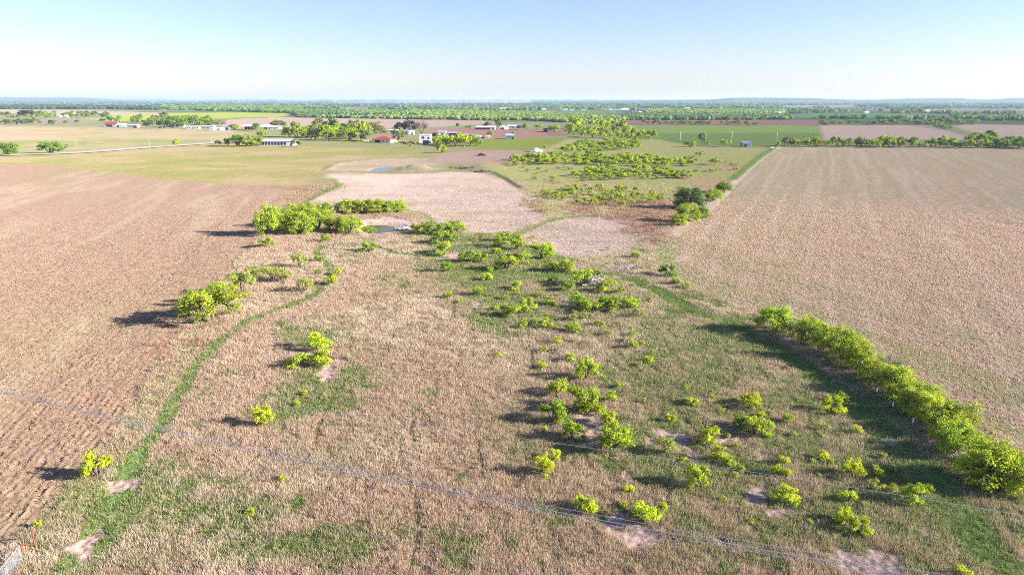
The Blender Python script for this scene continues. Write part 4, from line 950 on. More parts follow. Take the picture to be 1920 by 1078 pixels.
# woods so far off that they read as one mass
def far_wood(name, regions, seed):
    g = np.random.default_rng(seed); Vs, Cs = [], []
    for (pts, spacing, size, hgt, col, thin) in regions:
        P = W(pts); x0, y0 = P.min(0); x1, y1 = P.max(0)
        n = int((x1 - x0) * (y1 - y0) / spacing ** 2); n = min(n, 60000)
        X, Y = g.uniform(x0, x1, n), g.uniform(y0, y1, n)
        cut = sum(poly(X, Y, q, 4) for q in PALEF + TEALF + YELLOW_STRIPS)
        k = (poly(X, Y, P, 4) > .5) & (cut < .5) & (.55 * vn(X, Y, size * 6, seed) + .45 * vn(X * .35, Y, size * 16, seed + 3) > thin * .8 + .16) & (np.abs(X) < Y * .8 + 60); X, Y = X[k], Y[k]; n = len(X)
        if n > 9000: X, Y = X[:9000], Y[:9000]; n = 9000
        Z = height(X, Y); s = size * g.uniform(.6, 1.35, n); hh = hgt * g.uniform(.65, 1.25, n)
        cc = lin(col) * g.uniform(.7, 1.25, (n, 1)) * (1 + g.normal(0, .06, (n, 3)))
        m = 16
        d = g.normal(0, 1, (n, m, 3)); d /= np.linalg.norm(d, axis=2)[..., None]
        c = np.stack([X, Y, Z + hh * .52], 1)[:, None] + d * np.stack([s * .42, s * .42, hh * .42], 1)[:, None]
        t = np.cross(d + g.normal(0, .4, d.shape), g.normal(0, 1, d.shape)); t /= np.linalg.norm(t, axis=2)[..., None] + 1e-9; b = np.cross(d, t)
        q = (s * .34)[:, None, None]
        v = np.stack([c - t * q, c + b * q * .8, c + t * q, c - b * q * .8], 2)
        v[..., 2] = np.maximum(v[..., 2], Z[:, None, None] + .1)
        Vs.append(v.reshape(-1, 3)); Cs.append(np.repeat(cc, m * 4, axis=0) * g.uniform(.85, 1.15, (n * m * 4, 1)))
    V = np.vstack(Vs); k = len(V) // 4
    return tag(link(name, mesh_np(name, V, np.arange(k * 4).reshape(k, 4), [M_blade], 4, cols=np.vstack(Cs))), kind='stuff')
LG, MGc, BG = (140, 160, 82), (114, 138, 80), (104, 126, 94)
far_wood('woodland', [
 ([(640, 222), (640, 212), (800, 209), (1000, 212), (1060, 216), (1170, 223), (1170, 228), (1060, 230), (980, 226), (880, 226)], 7, 9, 5.5, LG, .28),
 ([(560, 221), (545, 211), (640, 208), (800, 210), (640, 222)], 8, 9, 5.5, MGc, .25),
 ([(300, 201), (420, 199), (640, 204), (640, 210), (545, 213), (430, 209), (320, 207)], 13, 14, 7, (118, 146, 66), .3),
 ([(1165, 226), (1165, 219), (1215, 216), (1480, 218), (1485, 225)], 8, 9, 6, MGc, .15),
 ([(1210, 214), (1215, 208), (1330, 208), (1465, 208), (1470, 214), (1300, 216)], 10, 11, 6, LG, .25),
 ([(1480, 222), (1480, 212), (1560, 216), (1700, 222), (1920, 221), (2000, 226), (1920, 230), (1800, 229), (1600, 228)], 12, 11, 6.5, MGc, .5),
 ([(1460, 212), (1470, 205), (1600, 207), (1900, 212), (1900, 215), (1600, 214)], 18, 14, 7, MGc, .45),
 ([(0, 206), (0, 199), (120, 200), (300, 203), (300, 207), (120, 205)], 22, 20, 8, (84, 98, 66), .45),
 ([(150, 217), (300, 209), (330, 213), (240, 217)], 18, 12, 5, MGc, .6),
 ([(640, 216), (700, 200), (1000, 200), (1250, 203), (1250, 207), (1000, 207), (800, 209)], 26, 18, 7, MGc, .55),
 ([(1250, 207), (1250, 199), (1500, 199), (1950, 201), (1950, 206), (1500, 205)], 28, 22, 8, MGc, .5),
], 3)
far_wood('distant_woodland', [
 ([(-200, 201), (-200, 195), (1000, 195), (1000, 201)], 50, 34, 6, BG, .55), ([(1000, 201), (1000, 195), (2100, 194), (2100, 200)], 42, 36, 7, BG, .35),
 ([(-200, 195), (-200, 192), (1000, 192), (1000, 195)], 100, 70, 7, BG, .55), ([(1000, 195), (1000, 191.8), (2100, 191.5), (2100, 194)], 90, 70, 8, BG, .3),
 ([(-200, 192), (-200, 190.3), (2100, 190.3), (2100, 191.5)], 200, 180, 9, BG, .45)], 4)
# ------------------------------------------------------------------ buildings, vehicles, poles, wires
def pd(name, V, Fc, mat, parent=None):
    me = bpy.data.meshes.new(name); me.from_pydata([tuple(map(float, v)) for v in V], [], [tuple(f) for f in Fc])
    import bmesh
    b = bmesh.new(); b.from_mesh(me); bmesh.ops.recalc_face_normals(b, faces=b.faces[:]); b.to_mesh(me); b.free()
    me.materials.append(mat); return link(name, me, parent)
def boxg(c, s):
    V = [(c[0] + a * s[0] / 2, c[1] + b * s[1] / 2, c[2] + d * s[2] / 2) for a in (-1, 1) for b in (-1, 1) for d in (-1, 1)]
    return V, [(0, 1, 3, 2), (4, 6, 7, 5), (0, 4, 5, 1), (2, 3, 7, 6), (0, 2, 6, 4), (1, 5, 7, 3)]
def prism(poly_, a, b, axis='x'):       # cross-section (u,z) pushed from a to b along x or y
    n = len(poly_); V = []
    for t in (a, b):
        for u, z in poly_: V.append((t, u, z) if axis == 'x' else (u, t, z))
    return V, [tuple(range(n)), tuple(range(2 * n - 1, n - 1, -1))] + [(i, (i + 1) % n, n + (i + 1) % n, n + i) for i in range(n)]
def merge(*gs):
    V, Fc = [], []
    for v, f in gs:
        o = len(V); V += list(v); Fc += [tuple(i + o for i in q) for q in f]
    return V, Fc
def cyl(p, q, r, ns=8, r2=None):
    v, f = tube([p, q], [r, r2 if r2 is not None else r], ns)
    return [tuple(x) for x in v], [(i, (i + 1) % ns, ns + (i + 1) % ns, ns + i) for i in range(ns)] + [tuple(range(ns)), tuple(range(2 * ns - 1, ns - 1, -1))]
MW = paint('white_siding', (.72, .72, .70), .6, .1, .6); MWR = paint('white_sheet_roof', (.78, .78, .78), .4, .08, .4)
MRED = paint('red_sheet_roof', (.48, .05, .06), .45, .15, .5); MGR = paint('grey_sheet', (.38, .40, .42), .5, .15, .5)
MBL = paint('light_blue_sheet', (.42, .56, .66), .45, .12, .5); MDB = paint('blue_grey_sheet', (.17, .25, .34), .5, .12, .5)
MTAN = paint('tan_wall', (.50, .42, .33), .8, .12, .6); MBR = paint('brick_wall', (.36, .17, .12), .85, .15, .8)
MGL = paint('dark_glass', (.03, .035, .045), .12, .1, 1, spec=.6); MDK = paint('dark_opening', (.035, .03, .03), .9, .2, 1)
MSH = paint('grey_shingle_roof', (.20, .19, .19), .9, .15, .6); MOR = paint('orange_paint', (.62, .17, .04), .45, .12, 1.5)
MTY = paint('tyre', (.02, .02, .02), .9, .1, 3); MST = paint('galvanised_steel', (.52, .54, .56), .35, .1, 3, metal=.6)
MWD = paint('weathered_wood', (.26, .21, .17), .9, .2, 2); MPW = paint('pale_wood', (.50, .42, .34), .9, .2, 2); MWH = paint('bright_white', (.82, .82, .82), .5, .05, 1)
MRP = paint('rusty_red_pipe', (.26, .07, .04), .6, .25, 3); MDP = paint('dark_blue_paint', (.05, .08, .16), .3, .1, 1); MYL = paint('yellow_roof', (.7, .55, .03), .6, .1, 1)
def gz(x, y): return float(height(np.array([x]), np.array([y]))[0])
def house(kind, cat, label, px, py, wpx, dep, wh, rise, wallm, roofm, rz=0., ops=(), group=None, over=.4, roof='gable', chim=False):
    x, y = gp(px, py); d = depth_at(x, y); w_ = wpx * d / F; rz = math.radians(rz)
    y += dep / 2
    r = empty(kind, (x, y, gz(x, y) - .1), rz)
    D2 = dep / 2
    if roof == 'gable':
        pd('wall', *prism([(-D2, 0), (D2, 0), (D2, wh), (0, wh + rise * .93), (-D2, wh)], -w_ / 2, w_ / 2), wallm, r)
        s = rise / D2; o = over; t = .16
        ro = pd('roof', *prism([(-D2 - o, wh - s * o), (0, wh + rise), (D2 + o, wh - s * o), (D2 + o, wh - s * o + t), (0, wh + rise + t), (-D2 - o, wh - s * o + t)], -w_ / 2 - o, w_ / 2 + o), roofm, r)
    elif roof == 'hip':
        pd('wall', *boxg((0, 0, wh / 2), (w_, dep, wh)), wallm, r); o = over
        a, b = w_ / 2 + o, D2 + o; k = max(.1, a - b)
        ro = pd('roof', [(-a, -b, wh + .01), (a, -b, wh + .01), (a, b, wh + .01), (-a, b, wh + .01), (-k, 0, wh + rise), (k, 0, wh + rise)], [(0, 1, 2, 3), (0, 1, 5, 4), (1, 2, 5), (2, 3, 4, 5), (3, 0, 4)], roofm, r)
    elif roof == 'open':                  # a roof on posts, open at the front
        for ax in np.linspace(-w_ / 2 + .2, w_ / 2 - .2, 5):
            for by in (-D2 + .2, D2 - .2): pd('post', *boxg((ax, by, wh / 2), (.22, .22, wh)), MWD, r)
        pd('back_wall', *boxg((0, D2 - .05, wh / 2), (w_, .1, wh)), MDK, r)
        ro = pd('roof', *prism([(-D2 - over, wh), (D2 + over, wh + rise), (D2 + over, wh + rise + .18), (-D2 - over, wh + .18)], -w_ / 2 - over, w_ / 2 + over), roofm, r)
    else:
        pd('wall', *boxg((0, 0, wh / 2), (w_, dep, wh)), wallm, r)
        ro = pd('roof', *prism([(-D2 - over, wh + .005), (D2 + over, wh + rise + .005), (D2 + over, wh + rise + .2), (-D2 - over, wh + .2)], -w_ / 2 - over, w_ / 2 + over), roofm, r)
    if chim: pd('chimney', *boxg((w_ * .2, .6, wh + rise * .6 + .6), (.7, .7, 2)), MBR, ro)
    for (u, z, ww, hh, k) in ops:         # u along the front -.5...5
        if k == 'd':
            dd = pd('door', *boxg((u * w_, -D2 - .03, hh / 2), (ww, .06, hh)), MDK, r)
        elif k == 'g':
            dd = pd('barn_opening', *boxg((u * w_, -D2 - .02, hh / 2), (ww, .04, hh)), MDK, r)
        else:
            f = pd('window', *boxg((u * w_, -D2 - .02, z), (ww + .2, .05, hh + .2)), MWH, r)
            pd('pane', *boxg((u * w_, -D2 - .06, z), (ww, .03, hh)), MGL, f)
    tag(r, label, cat, group); return r
W3 = [(-.3, 1.7, 1.2, 1.1, 'w'), (.0, 1.1, 1.0, 2.1, 'd'), (.3, 1.7, 1.2, 1.1, 'w')]
W4 = [(-.4, 1.7, 1.2, 1.1, 'w'), (-.2, 1.7, 1.2, 1.1, 'w'), (.05, 1, 1.0, 2.1, 'd'), (.22, 1.7, 1.2, 1.1, 'w'), (.4, 1.7, 1.2, 1.1, 'w')]
house('barn', 'barn', 'white barn with a red roof half, leftmost of the village buildings', 207, 238, 22, 12, 3.6, 2.2, MW, MRED, 0, [(-.1, 0, 9, 2.6, 'g')])
house('barn', 'barn', 'white barn with a white roof attached right of the red-roofed one in the village', 224, 239, 13, 12, 3.6, 1.8, MW, MWR, 0, [(-.2, 0, 2.5, 2.6, 'g')])
house('shed', 'shed', 'long low grey shed with white ends, left of the dark cypress-like tree', 246, 239.5, 23, 8, 3.2, 1.0, MGR, MWR, 0, [(.3, 0, 3, 2.4, 'g')])
house('cabin', 'house', 'small white cabin between two dark round trees in the left village', 318, 238.5, 15, 8, 3.2, 1.9, MW, MWR, 0, W3)
house('cabin', 'house', 'small white cabin right of the dark round tree in the left village', 336, 239, 13, 8, 3.0, 1.7, MW, MSH, 0, W3)
house('cabin', 'house', 'cabin with a yellow roof among the trees of the left village', 283, 231, 9, 8, 3.0, 1.7, MW, MYL, 0, W3[:2])
house('cabin', 'house', 'reddish brick house above the blue car in the left village', 303, 234, 11, 9, 3.4, 2.0, MBR, MTAN, 0, W3)
house('mobile_home', 'mobile home', 'long white mobile home left of the white trailer, first of two', 361, 242, 24, 5, 3.0, .5, MW, MWR, 0, W4, over=.15)
house('mobile_home', 'mobile home', 'cream mobile home with red trim of junk in front, second of two', 389, 241, 24, 5, 3.0, .5, MTAN, MWR, 0, W4, over=.15)
house('mobile_home', 'mobile home', 'bright white trailer home nearest the tan pasture', 406, 245, 25, 5, 3.2, .4, MWH, MWR, 0, [(-.35, 1.7, 2, 1.2, 'w'), (.15, 1.6, 3, 1.3, 'w')], over=.1)
house('shed', 'shed', 'little dark blue shed right of the bright white trailer home', 425, 244, 8, 4, 3.4, .6, MDB, MDB, 0, [(.1, 0, 1.5, 2.1, 'd')], over=.15)
house('open_barn', 'barn', 'open barn with a white roof on posts, left one behind the olive pasture', 464, 244, 22, 10, 4.2, 1.6, MW, MWR, 0, roof='open')
house('barn', 'barn', 'white-roofed barn half hidden by a tree, right of the open barn', 494, 243, 22, 10, 3.4, 2.0, MTAN, MWR, 0, [(.2, 0, 3, 2.6, 'g')])
house('house', 'house', 'white house with a low roof left of the bright tree belt', 515, 243, 17, 8, 3.0, 1.2, MW, MWR, 0, W3)
house('house', 'house', 'pale grey house with a flat light roof at the left end of the tree belt', 549, 244, 20, 8, 3.2, .8, MGR, MWR, 0, W4, roof='shed')
fh = house('long_house', 'house', 'long low white house with a dark glazed front, nearest building left of centre', 520, 273.5, 62, 11, 3.6, 1.0, MW, MWR, 0, [(-.43 + .095 * i, 1.75, 1.9, 2.1, 'w') for i in range(8)] + [(.42, 0, 1.1, 2.2, 'd')], roof='shed')
house('house', 'house', 'small house with a crimson roof standing on the lane', 718, 268, 36, 12, 2.8, 2.4, MW, MRED, -14, [(-.2, 0, 5.0, 2.5, 'g'), (.12, 1.6, 1.4, 1.0, 'w'), (.34, 1.6, 1.0, 1.0, 'w')], roof='hip', over=.9, chim=False)
house('house', 'house', 'white two-storey house with dark openings left of the round copse', 797, 268.5, 22, 9, 6.2, .6, MWH, MWR, 0, [(-.15, 4.6, 2.2, 1.8, 'w'), (.32, 4.3, 1.6, 1.6, 'w'), (.08, 0, 5.0, 2.4, 'g')], roof='shed', over=.2)
house('shed', 'shed', 'long shed with a white roof between grey budding trees', 735, 250, 21, 8, 3, .6, MTAN, MWR, 0, [(0, 0, 2, 2.2, 'g')], roof='shed')
house('shed', 'shed', 'grey shed below the large dark tree', 762, 252, 9, 8, 3.4, .6, MGR, MGR, 0, [(0, 0, 2, 2.4, 'g')], roof='shed')
house('shed', 'shed', 'white box-shaped shed attached right of the grey shed', 771, 253, 10, 8, 3.6, .4, MWH, MWR, 0, [(.2, 0, 1.2, 2.1, 'd')], roof='shed', over=.1)
house('shed', 'shed', 'dull purple-grey shed at the left edge of the reddish ploughed strip', 815, 255.5, 9, 6, 2.6, .5, MSH, MSH, 0, [(0, 0, 1.4, 2, 'd')], roof='shed')
house('house', 'house', 'grey and white house at the left edge of the reddish ploughed strip', 829, 256, 15, 8, 4.2, 1.2, MW, MGR, 0, [(-.3, 0, 1.2, 2.1, 'd'), (.05, 2, 2.4, 1.8, 'w')], roof='shed')
house('carport', 'shed', 'dark open carport with white end beside the blue camper', 848, 256, 15, 7, 3.2, .9, MW, MGR, 0, roof='open')
house('ranch_house', 'house', 'long ranch house with a white roof and dark porch, right of centre', 911, 243.5, 36, 12, 3.0, 1.3, MW, MWR, -4, [(-.36, 0, 9, 2.2, 'g'), (.02, 0, 11, 2.2, 'g'), (.4, 0, 1.6, 2.4, 'd')])
house('house', 'house', 'house with a pale blue roof right of the long ranch house', 944, 243, 18, 11, 3.0, 1.8, MW, MBL, 6, [(-.2, 0, 6, 2.3, 'g')], roof='hip')
house('house', 'house', 'low house with a whitish roof behind the pale blue roof', 960, 241, 16, 9, 3.0, 1.2, MGR, MWR, 0, [(.1, 1.6, 3, 1.2, 'w')])
house('shed', 'shed', 'dark roofed shed with a red end, right of the blue roof', 973, 240.5, 20, 9, 3.4, 1.4, MBR, MSH, 0, [(-.1, 0, 7, 2.6, 'g')])
house('shed', 'shed', 'blue-grey shed with a white corner at the end of the reddish strip', 956, 261.5, 15, 8, 3.4, 1.2, MDB, MBL, 0, [(.36, 0, 1.6, 2.2, 'd')])
house('cattle_shed', 'shed', 'small dark rust-brown cattle shed left of the grove', 1023, 247.5, 8, 6, 3.4, .4, MBR, MDK, 0, [(0, 0, 3, 2, 'g')], roof='shed', over=.15)
house('shed', 'shed', 'blue shed standing alone in front of the big green field', 1401, 276, 17, 7, 3.2, .8, MDB, MDB, 0, [(-.2, 0, 2.4, 2.4, 'd'), (.25, 1.7, 1, .9, 'w')], roof='shed', over=.2)
house('farmhouse', 'house', 'far left farmhouse with a dark red roof beside the dark tree', 73, 219, 14, 12, 3.2, 2.2, MTAN, MBR, 0, W3)
house('shed', 'shed', 'dark shed left of the far left red-roofed farmhouse', 58, 219.5, 9, 8, 3, 1, MBR, MSH, 0, [(0, 0, 4, 2.2, 'g')])
house('cabin', 'house', 'white cabin, left of two right of the far left farmhouse', 110, 221, 7, 8, 3, 2, MWH, MWR, 0, W3[:2])
house('cabin', 'house', 'white cabin, right of two beyond the far left farmhouse', 124, 221, 7, 8, 3.4, 2, MWH, MWR, 0, W3[:2])
house('farmhouse', 'house', 'pale farmhouse at the left horizon above the pale field', 18, 201, 8, 14, 3.6, 2, MTAN, MWR, 0, W3)
house('farmhouse', 'house', 'second pale farmhouse at the left horizon above the pale field', 28, 201, 6, 14, 3.6, 2, MW, MWR, 0, W3[:2])
house('warehouse', 'warehouse', 'long white warehouse in the far distance near the middle', 946, 205.5, 34, 25, 5, 1.5, MWH, MWR, 0, [(.3, 0, 6, 4, 'g')])
house('warehouse', 'warehouse', 'shorter pale warehouse right of the long white one far off', 978, 206, 16, 20, 4.5, 1.2, MW, MBL, 0, [(0, 0, 5, 3.5, 'g')])
house('warehouse', 'warehouse', 'pale blue-roofed greenhouse-like shed far off at right of centre', 1750, 223.5, 36, 18, 3.6, 1.2, MBL, MBL, 0, [(0, 0, 5, 2.5, 'g')])
house('warehouse', 'warehouse', 'small white building far off right, left of the blue-roofed shed', 1716, 223, 12, 12, 3.4, 1.6, MWH, MGR, 0, [(0, 0, 3, 2.4, 'g')])
house('house', 'house', 'white farmhouse far off above the teal field at right', 1740, 210, 9, 14, 4.5, 2.6, MWH, MGR, 0, W3)
tr = random.Random(11)
TOWN = [(1003, 208, 8), (1020, 207, 9), (1034, 207.5, 12), (1047, 208, 10), (1060, 207.5, 9), (1072, 208, 8), (1081, 204.5, 8), (1094, 207.5, 10), (1110, 203, 7), (1124, 207.5, 12), (1136, 207, 9), (1146, 207.5, 8), (1158, 207.5, 12), (1172, 207, 14), (1190, 212, 9), (1201, 214, 6), (1217, 206.5, 14), (1232, 207, 10), (1243, 207, 8),
        (716, 206, 16), (735, 205, 8), (700, 204, 6), (652, 206.5, 7), (650, 201, 5), (760, 205, 9), (840, 205.5, 12), (848, 202, 6), (875, 201, 7), (900, 202.5, 8), (780, 207, 10), (692, 220, 7), (1290, 205, 8), (1640, 206, 7), (1535, 211, 6), (1626, 213, 8), (1462, 215, 6)]
for i, (a, b, ww) in enumerate(TOWN):
    wm, rm, wn, rn = tr.choice([(MWH, MWR, 'white', 'white'), (MW, MSH, 'white', 'dark'), (MTAN, MWR, 'tan', 'pale'), (MBR, MSH, 'brick', 'dark'), (MW, MBL, 'white', 'blue-grey'), (MTAN, MBR, 'tan', 'reddish')])
    side = 'in the far town right of centre' if 1000 < a < 1260 else ('in the far settlement left of centre' if a < 1000 else 'among the far woods at right')
    sz = 'wide' if ww > 11 else ('small' if ww < 8 else 'mid-sized')
    o = house('town_house', 'house', f'{sz} {wn} house with a {rn} roof {side}', a, b, ww, 12, 3.8, 2.2, wm, rm, 0, W3, 'houses of the far town and settlement')
# ---- vehicles
def wheel(parent, x, y, r, w_=.25):
    t = pd('wheel', *cyl((x, y - w_ / 2, r), (x, y + w_ / 2, r), r, 14), MTY, parent)
    pd('rim', *cyl((x, y - w_ / 2 - .02, r), (x, y + w_ / 2 + .02, r), r * .55, 10), MST, t)
def car(label, px, py, L, bodym, kind='car', cat='car', rz=0):
    x, y = gp(px, py); r = empty(kind, (x, y, gz(x, y)), math.radians(rz))
    pd('body', *prism([(-L / 2, .35), (L / 2, .35), (L / 2, .85), (L * .42, .95), (L * .22, 1.0), (-L * .46, 1.0), (-L / 2, .9)], -.9, .9, 'y'), bodym, r)
    if kind == 'pickup_truck':
        pd('cab', *prism([(-L * .12, 1.01), (L * .24, 1.01), (L * .12, 1.65), (-L * .1, 1.65)], -.78, .78, 'y'), bodym, r)
        pd('side_window', *prism([(-L * .09, 1.1), (L * .18, 1.1), (L * .1, 1.55), (-L * .08, 1.55)], -.80, .80, 'y'), MGL, r)
    else:
        pd('cabin', *prism([(-L * .42, 1.01), (L * .22, 1.01), (L * .06, 1.48), (-L * .3, 1.48)], -.76, .76, 'y'), bodym, r)
        pd('side_window', *prism([(-L * .36, 1.07), (L * .16, 1.07), (L * .04, 1.4), (-L * .27, 1.4)], -.78, .78, 'y'), MGL, r)
    for a in (-.32, .32):
        for b in (-.82, .82): wheel(r, a * L, b, .34)
    for b in (-.6, .6): pd('headlight', *boxg((L / 2 + .01, b, .75), (.05, .3, .16)), MWH, r)
    return tag(r, label, cat)
def camper(label, px, py, wpx, bodym, group=None, h=2.9):
    x, y = gp(px, py); L = wpx * depth_at(x, y) / F; r = empty('camper_trailer', (x, y, gz(x, y)))
    c = .45
    pd('body', *prism([(-L / 2, .6), (L / 2 - c, .6), (L / 2, 1.2), (L / 2, h - c), (L / 2 - c, h), (-L / 2 + c, h), (-L / 2, h - c)], -1.2, 1.2, 'y'), bodym, r)
    for u in (-.3, .28): pd('window', *boxg((u * L, -1.21, 1.9), (L * .16, .04, .6)), MGL, r)
    pd('door', *boxg((0, -1.215, 1.55), (.75, .04, 1.75)), MGR, r)
    pd('stripe', *boxg((0, -1.205, 1.15), (L * .9, .02, .18)), MDB, r)
    for a in (-.06, .06): wheel(r, a * L - .3, -1.0, .36); wheel(r, a * L - .3, 1.0, .36)
    pd('drawbar', *boxg((L / 2 + .5, 0, .55), (1.2, .12, .1)), MDK, r)
    return tag(r, label, 'camper', group)
camper('pale blue and white camper trailer above the round copse', 869, 256.5, 16, MBL)
camper('white camper trailer right of the round copse, left of the carport trailer', 895, 259.5, 15, MWH)
camper('short white camper trailer beside the green lawn strip', 915, 260, 9, MWH)
camper('white camper trailer parked at the right picture edge behind the hedge', 1915, 261, 14, MWH)
camper('small white horse trailer by the white barn in the left village', 234, 239.5, 6, MWH)
car('dark blue car parked before the white two-storey house', 799, 272, 4.6, MDP)
car('white pickup truck parked right of the crimson-roofed house', 740, 267, 5.4, MWH, 'pickup_truck', 'pickup truck', 10)
car('blue car parked under the dark tree in the left village', 301, 240.5, 4.6, MDB)
car('dark pickup truck at the end of the reddish ploughed strip', 905, 260.5, 5.2, MDK, 'pickup_truck', 'pickup truck')
car('white car parked left of the crimson-roofed house', 686, 266, 4.5, MWH)
car('dark car parked on the lane between trees and crimson roof', 665, 266, 4.5, MDK)
# orange tractor with loader and an implement beside it
x, y = gp(771, 270); t = empty('tractor', (x, y, gz(x, y)), math.radians(-10))
pd('hood', *prism([(.2, .9), (2.4, .9), (2.45, 1.5), (2.2, 1.75), (.2, 1.85)], -.45, .45, 'y'), MOR, t)
pd('cab', *prism([(-1.2, .9), (.2, .9), (.05, 2.7), (-1.1, 2.7)], -.7, .7, 'y'), MGL, t); pd('cab_roof', *boxg((-.5, 0, 2.8), (1.7, 1.6, .18)), MOR, t)
for b in (-.95, .95): wheel(t, -.9, b, .95, .45); wheel(t, 1.9, b * .85, .55, .3)
for b in (-.62, .62): pd('loader_arm', *prism([(.3, 1.5), (1.8, 2.3), (3.6, 1.2), (3.6, 1.0), (1.8, 2.05), (.3, 1.3)], b - .07, b + .07, 'y'), MOR, t)
pd('bucket', *prism([(3.5, .5), (4.4, .45), (4.4, .6), (3.75, .75), (3.7, 1.3), (3.5, 1.3)], -1.1, 1.1, 'y'), MOR, t)
tag(t, 'orange tractor with a front loader parked left of the white two-storey house', 'tractor')
x, y = gp(760, 270.5); t = empty('backhoe', (x, y, gz(x, y)), math.radians(170))
pd('frame', *boxg((0, 0, .8), (3.4, 1.1, .5)), MRP, t); pd('boom', *prism([(.8, 1.0), (1.6, 3.0), (3.4, 2.2), (3.3, 1.9), (1.7, 2.6), (1.1, 1.0)], -.15, .15, 'y'), MOR, t)
pd('bucket', *prism([(3.2, 2.0), (3.7, 1.9), (3.6, 1.2), (3.1, 1.2)], -.35, .35, 'y'), MRP, t); pd('seat_cover', *boxg((-.4, 0, 1.4), (1.2, 1.0, .7)), MOR, t)
for b in (-.7, .7): wheel(t, -1.1, b, .55, .3); wheel(t, 1.1, b, .4, .25)
tag(t, 'reddish backhoe standing left of the orange tractor', 'digger')
# tank, trough
x, y = gp(1917, 279); t = empty('water_tank', (x, y, gz(x, y)))
pd('tank_wall', *cyl((0, 0, 0), (0, 0, 4.2), 2.3, 24), MST, t); pd('lid', *cyl((0, 0, 4.21), (0, 0, 4.9), 2.4, 24, .3), MWR, t)
tag(t, 'white metal water tank at the right picture edge by the hedge', 'tank')
x, y = gp(1448, 278); t = empty('trough', (x, y, gz(x, y))); pd('basin', *merge(boxg((0, -.5, .4), (2.6, .1, .8)), boxg((0, .5, .4), (2.6, .1, .8)), boxg((-1.25, 0, .4), (.1, .9, .8)), boxg((1.25, 0, .4), (.1, .9, .8)), boxg((0, 0, .1), (2.4, .9, .1))), MWH, t)
tag(t, 'small white trough at the top corner of the right stubble field', 'trough')
# ---- utility poles
def upole(label, px, py, hpx, mat=MWD, arm=True, ang=0):
    x, y = gp(px, py); h_ = hpx * depth_at(x, y) / F; r = empty('utility_pole', (x, y, gz(x, y)), ang)
    pd('pole', *cyl((0, 0, -.3), (0, 0, h_), .2 if mat is not MWH else .13, 8, .12), mat, r)
    if arm:
        a = pd('crossarm', *boxg((0, -.2, h_ - .6), (2.4, .12, .14)), mat, r)
        for u in (-1.05, 0, 1.05): pd('insulator', *cyl((u, -.2, h_ - .53), (u, -.2, h_ - .25), .07), MWH, a)
    return tag(r, label, 'utility pole', 'utility poles in the distance')
upole('dark wooden utility pole nearest the left, beside the country road', 165, 283, 26, MWD, True, .4)
upole('pale utility pole on the country road, second from the left', 281, 279.5, 18, MPW)
upole('dark utility pole left of the roadside clump', 365.5, 271, 24, MWD, True, .4)
upole('short thin pole between the dark pole and the roadside clump', 397, 269, 14, MPW, False)
upole('faint thin pole in the pasture at the far left', 143, 275, 12, MPW, False)
upole('white pole in the green field, leftmost of three', 1275, 265, 17, MWH, False)
upole('white pole in the green field, middle of three', 1371.5, 269, 22, MWH, False)
upole('white pole in the green field, rightmost of three', 1456.5, 264, 16, MWH, False)
upole('left pole of the pair right of the blue-grey shed', 985, 260, 13, MWD, True)
upole('right pole of the pair right of the blue-grey shed', 990.5, 260, 11, MWD, False)
upole('lone pole at the rim of the wood above the tan strip', 1008, 233, 14, MPW, True)
# ---- wires that cross the foreground
MWI = paint('wire_aluminium', (.36, .40, .50), .4, .05, 2, metal=.3)
def wire(label, pts, z0, z1, rad, off=0.0, spread=0.0, ext=45):
    A = np.array(gp(*pts[0], z0)); B = np.array(gp(*pts[-1], z1)); u = (B - A) / np.linalg.norm(B - A); n = np.array((-u[1], u[0]))
    S, Z = [], []
    for p in pts:
        d = ray(*p); k = (n @ A) / (n @ d[:2]); S.append((d[:2] * k - A) @ u); Z.append(H + d[2] * k)
    c = np.polyfit(S, Z, 2); s = np.linspace(min(S) - ext, max(S) + ext, 60); z = np.polyval(c, s)
    t = (s - s[0]) / (s[-1] - s[0]); o = off + spread * t
    P = np.stack([A[0] + u[0] * s + n[0] * o, A[1] + u[1] * s + n[1] * o, z + .5 * o], 1)
    v, q = tube(P, [rad] * len(P), 6)
    m = mesh_np('power_line', v, q, [MWI], 4, smooth=True)
    return tag(link('power_line', m), label, 'cable', 'overhead cables crossing the foreground')
L1 = [(0, 733), (220, 783), (430, 833), (640, 880), (820, 917), (1000, 950), (1230, 995), (1500, 1040), (1700, 1078)]
wire('thick bundled overhead cable of the main double line', L1, 11, 10, .022)
wire('upper thin cable running along the main overhead line', L1, 11, 10, .015, .03, .42)
wire('lower thin cable running along the main overhead line', L1, 11, 10, .014, -.03, -.28)
wire('single pale cable crossing the lower right meadow above the tall squarish bush', [(640, 777), (1040, 830), (1200, 852), (1500, 900), (1700, 930), (1920, 965)], 12, 11, .013)
wire('faint thin cable crossing the bottom left corner', [(0, 832), (100, 853), (200, 880), (310, 912), (430, 942), (540, 967), (640, 990), (820, 1033), (960, 1062)], 9, 9, .011)
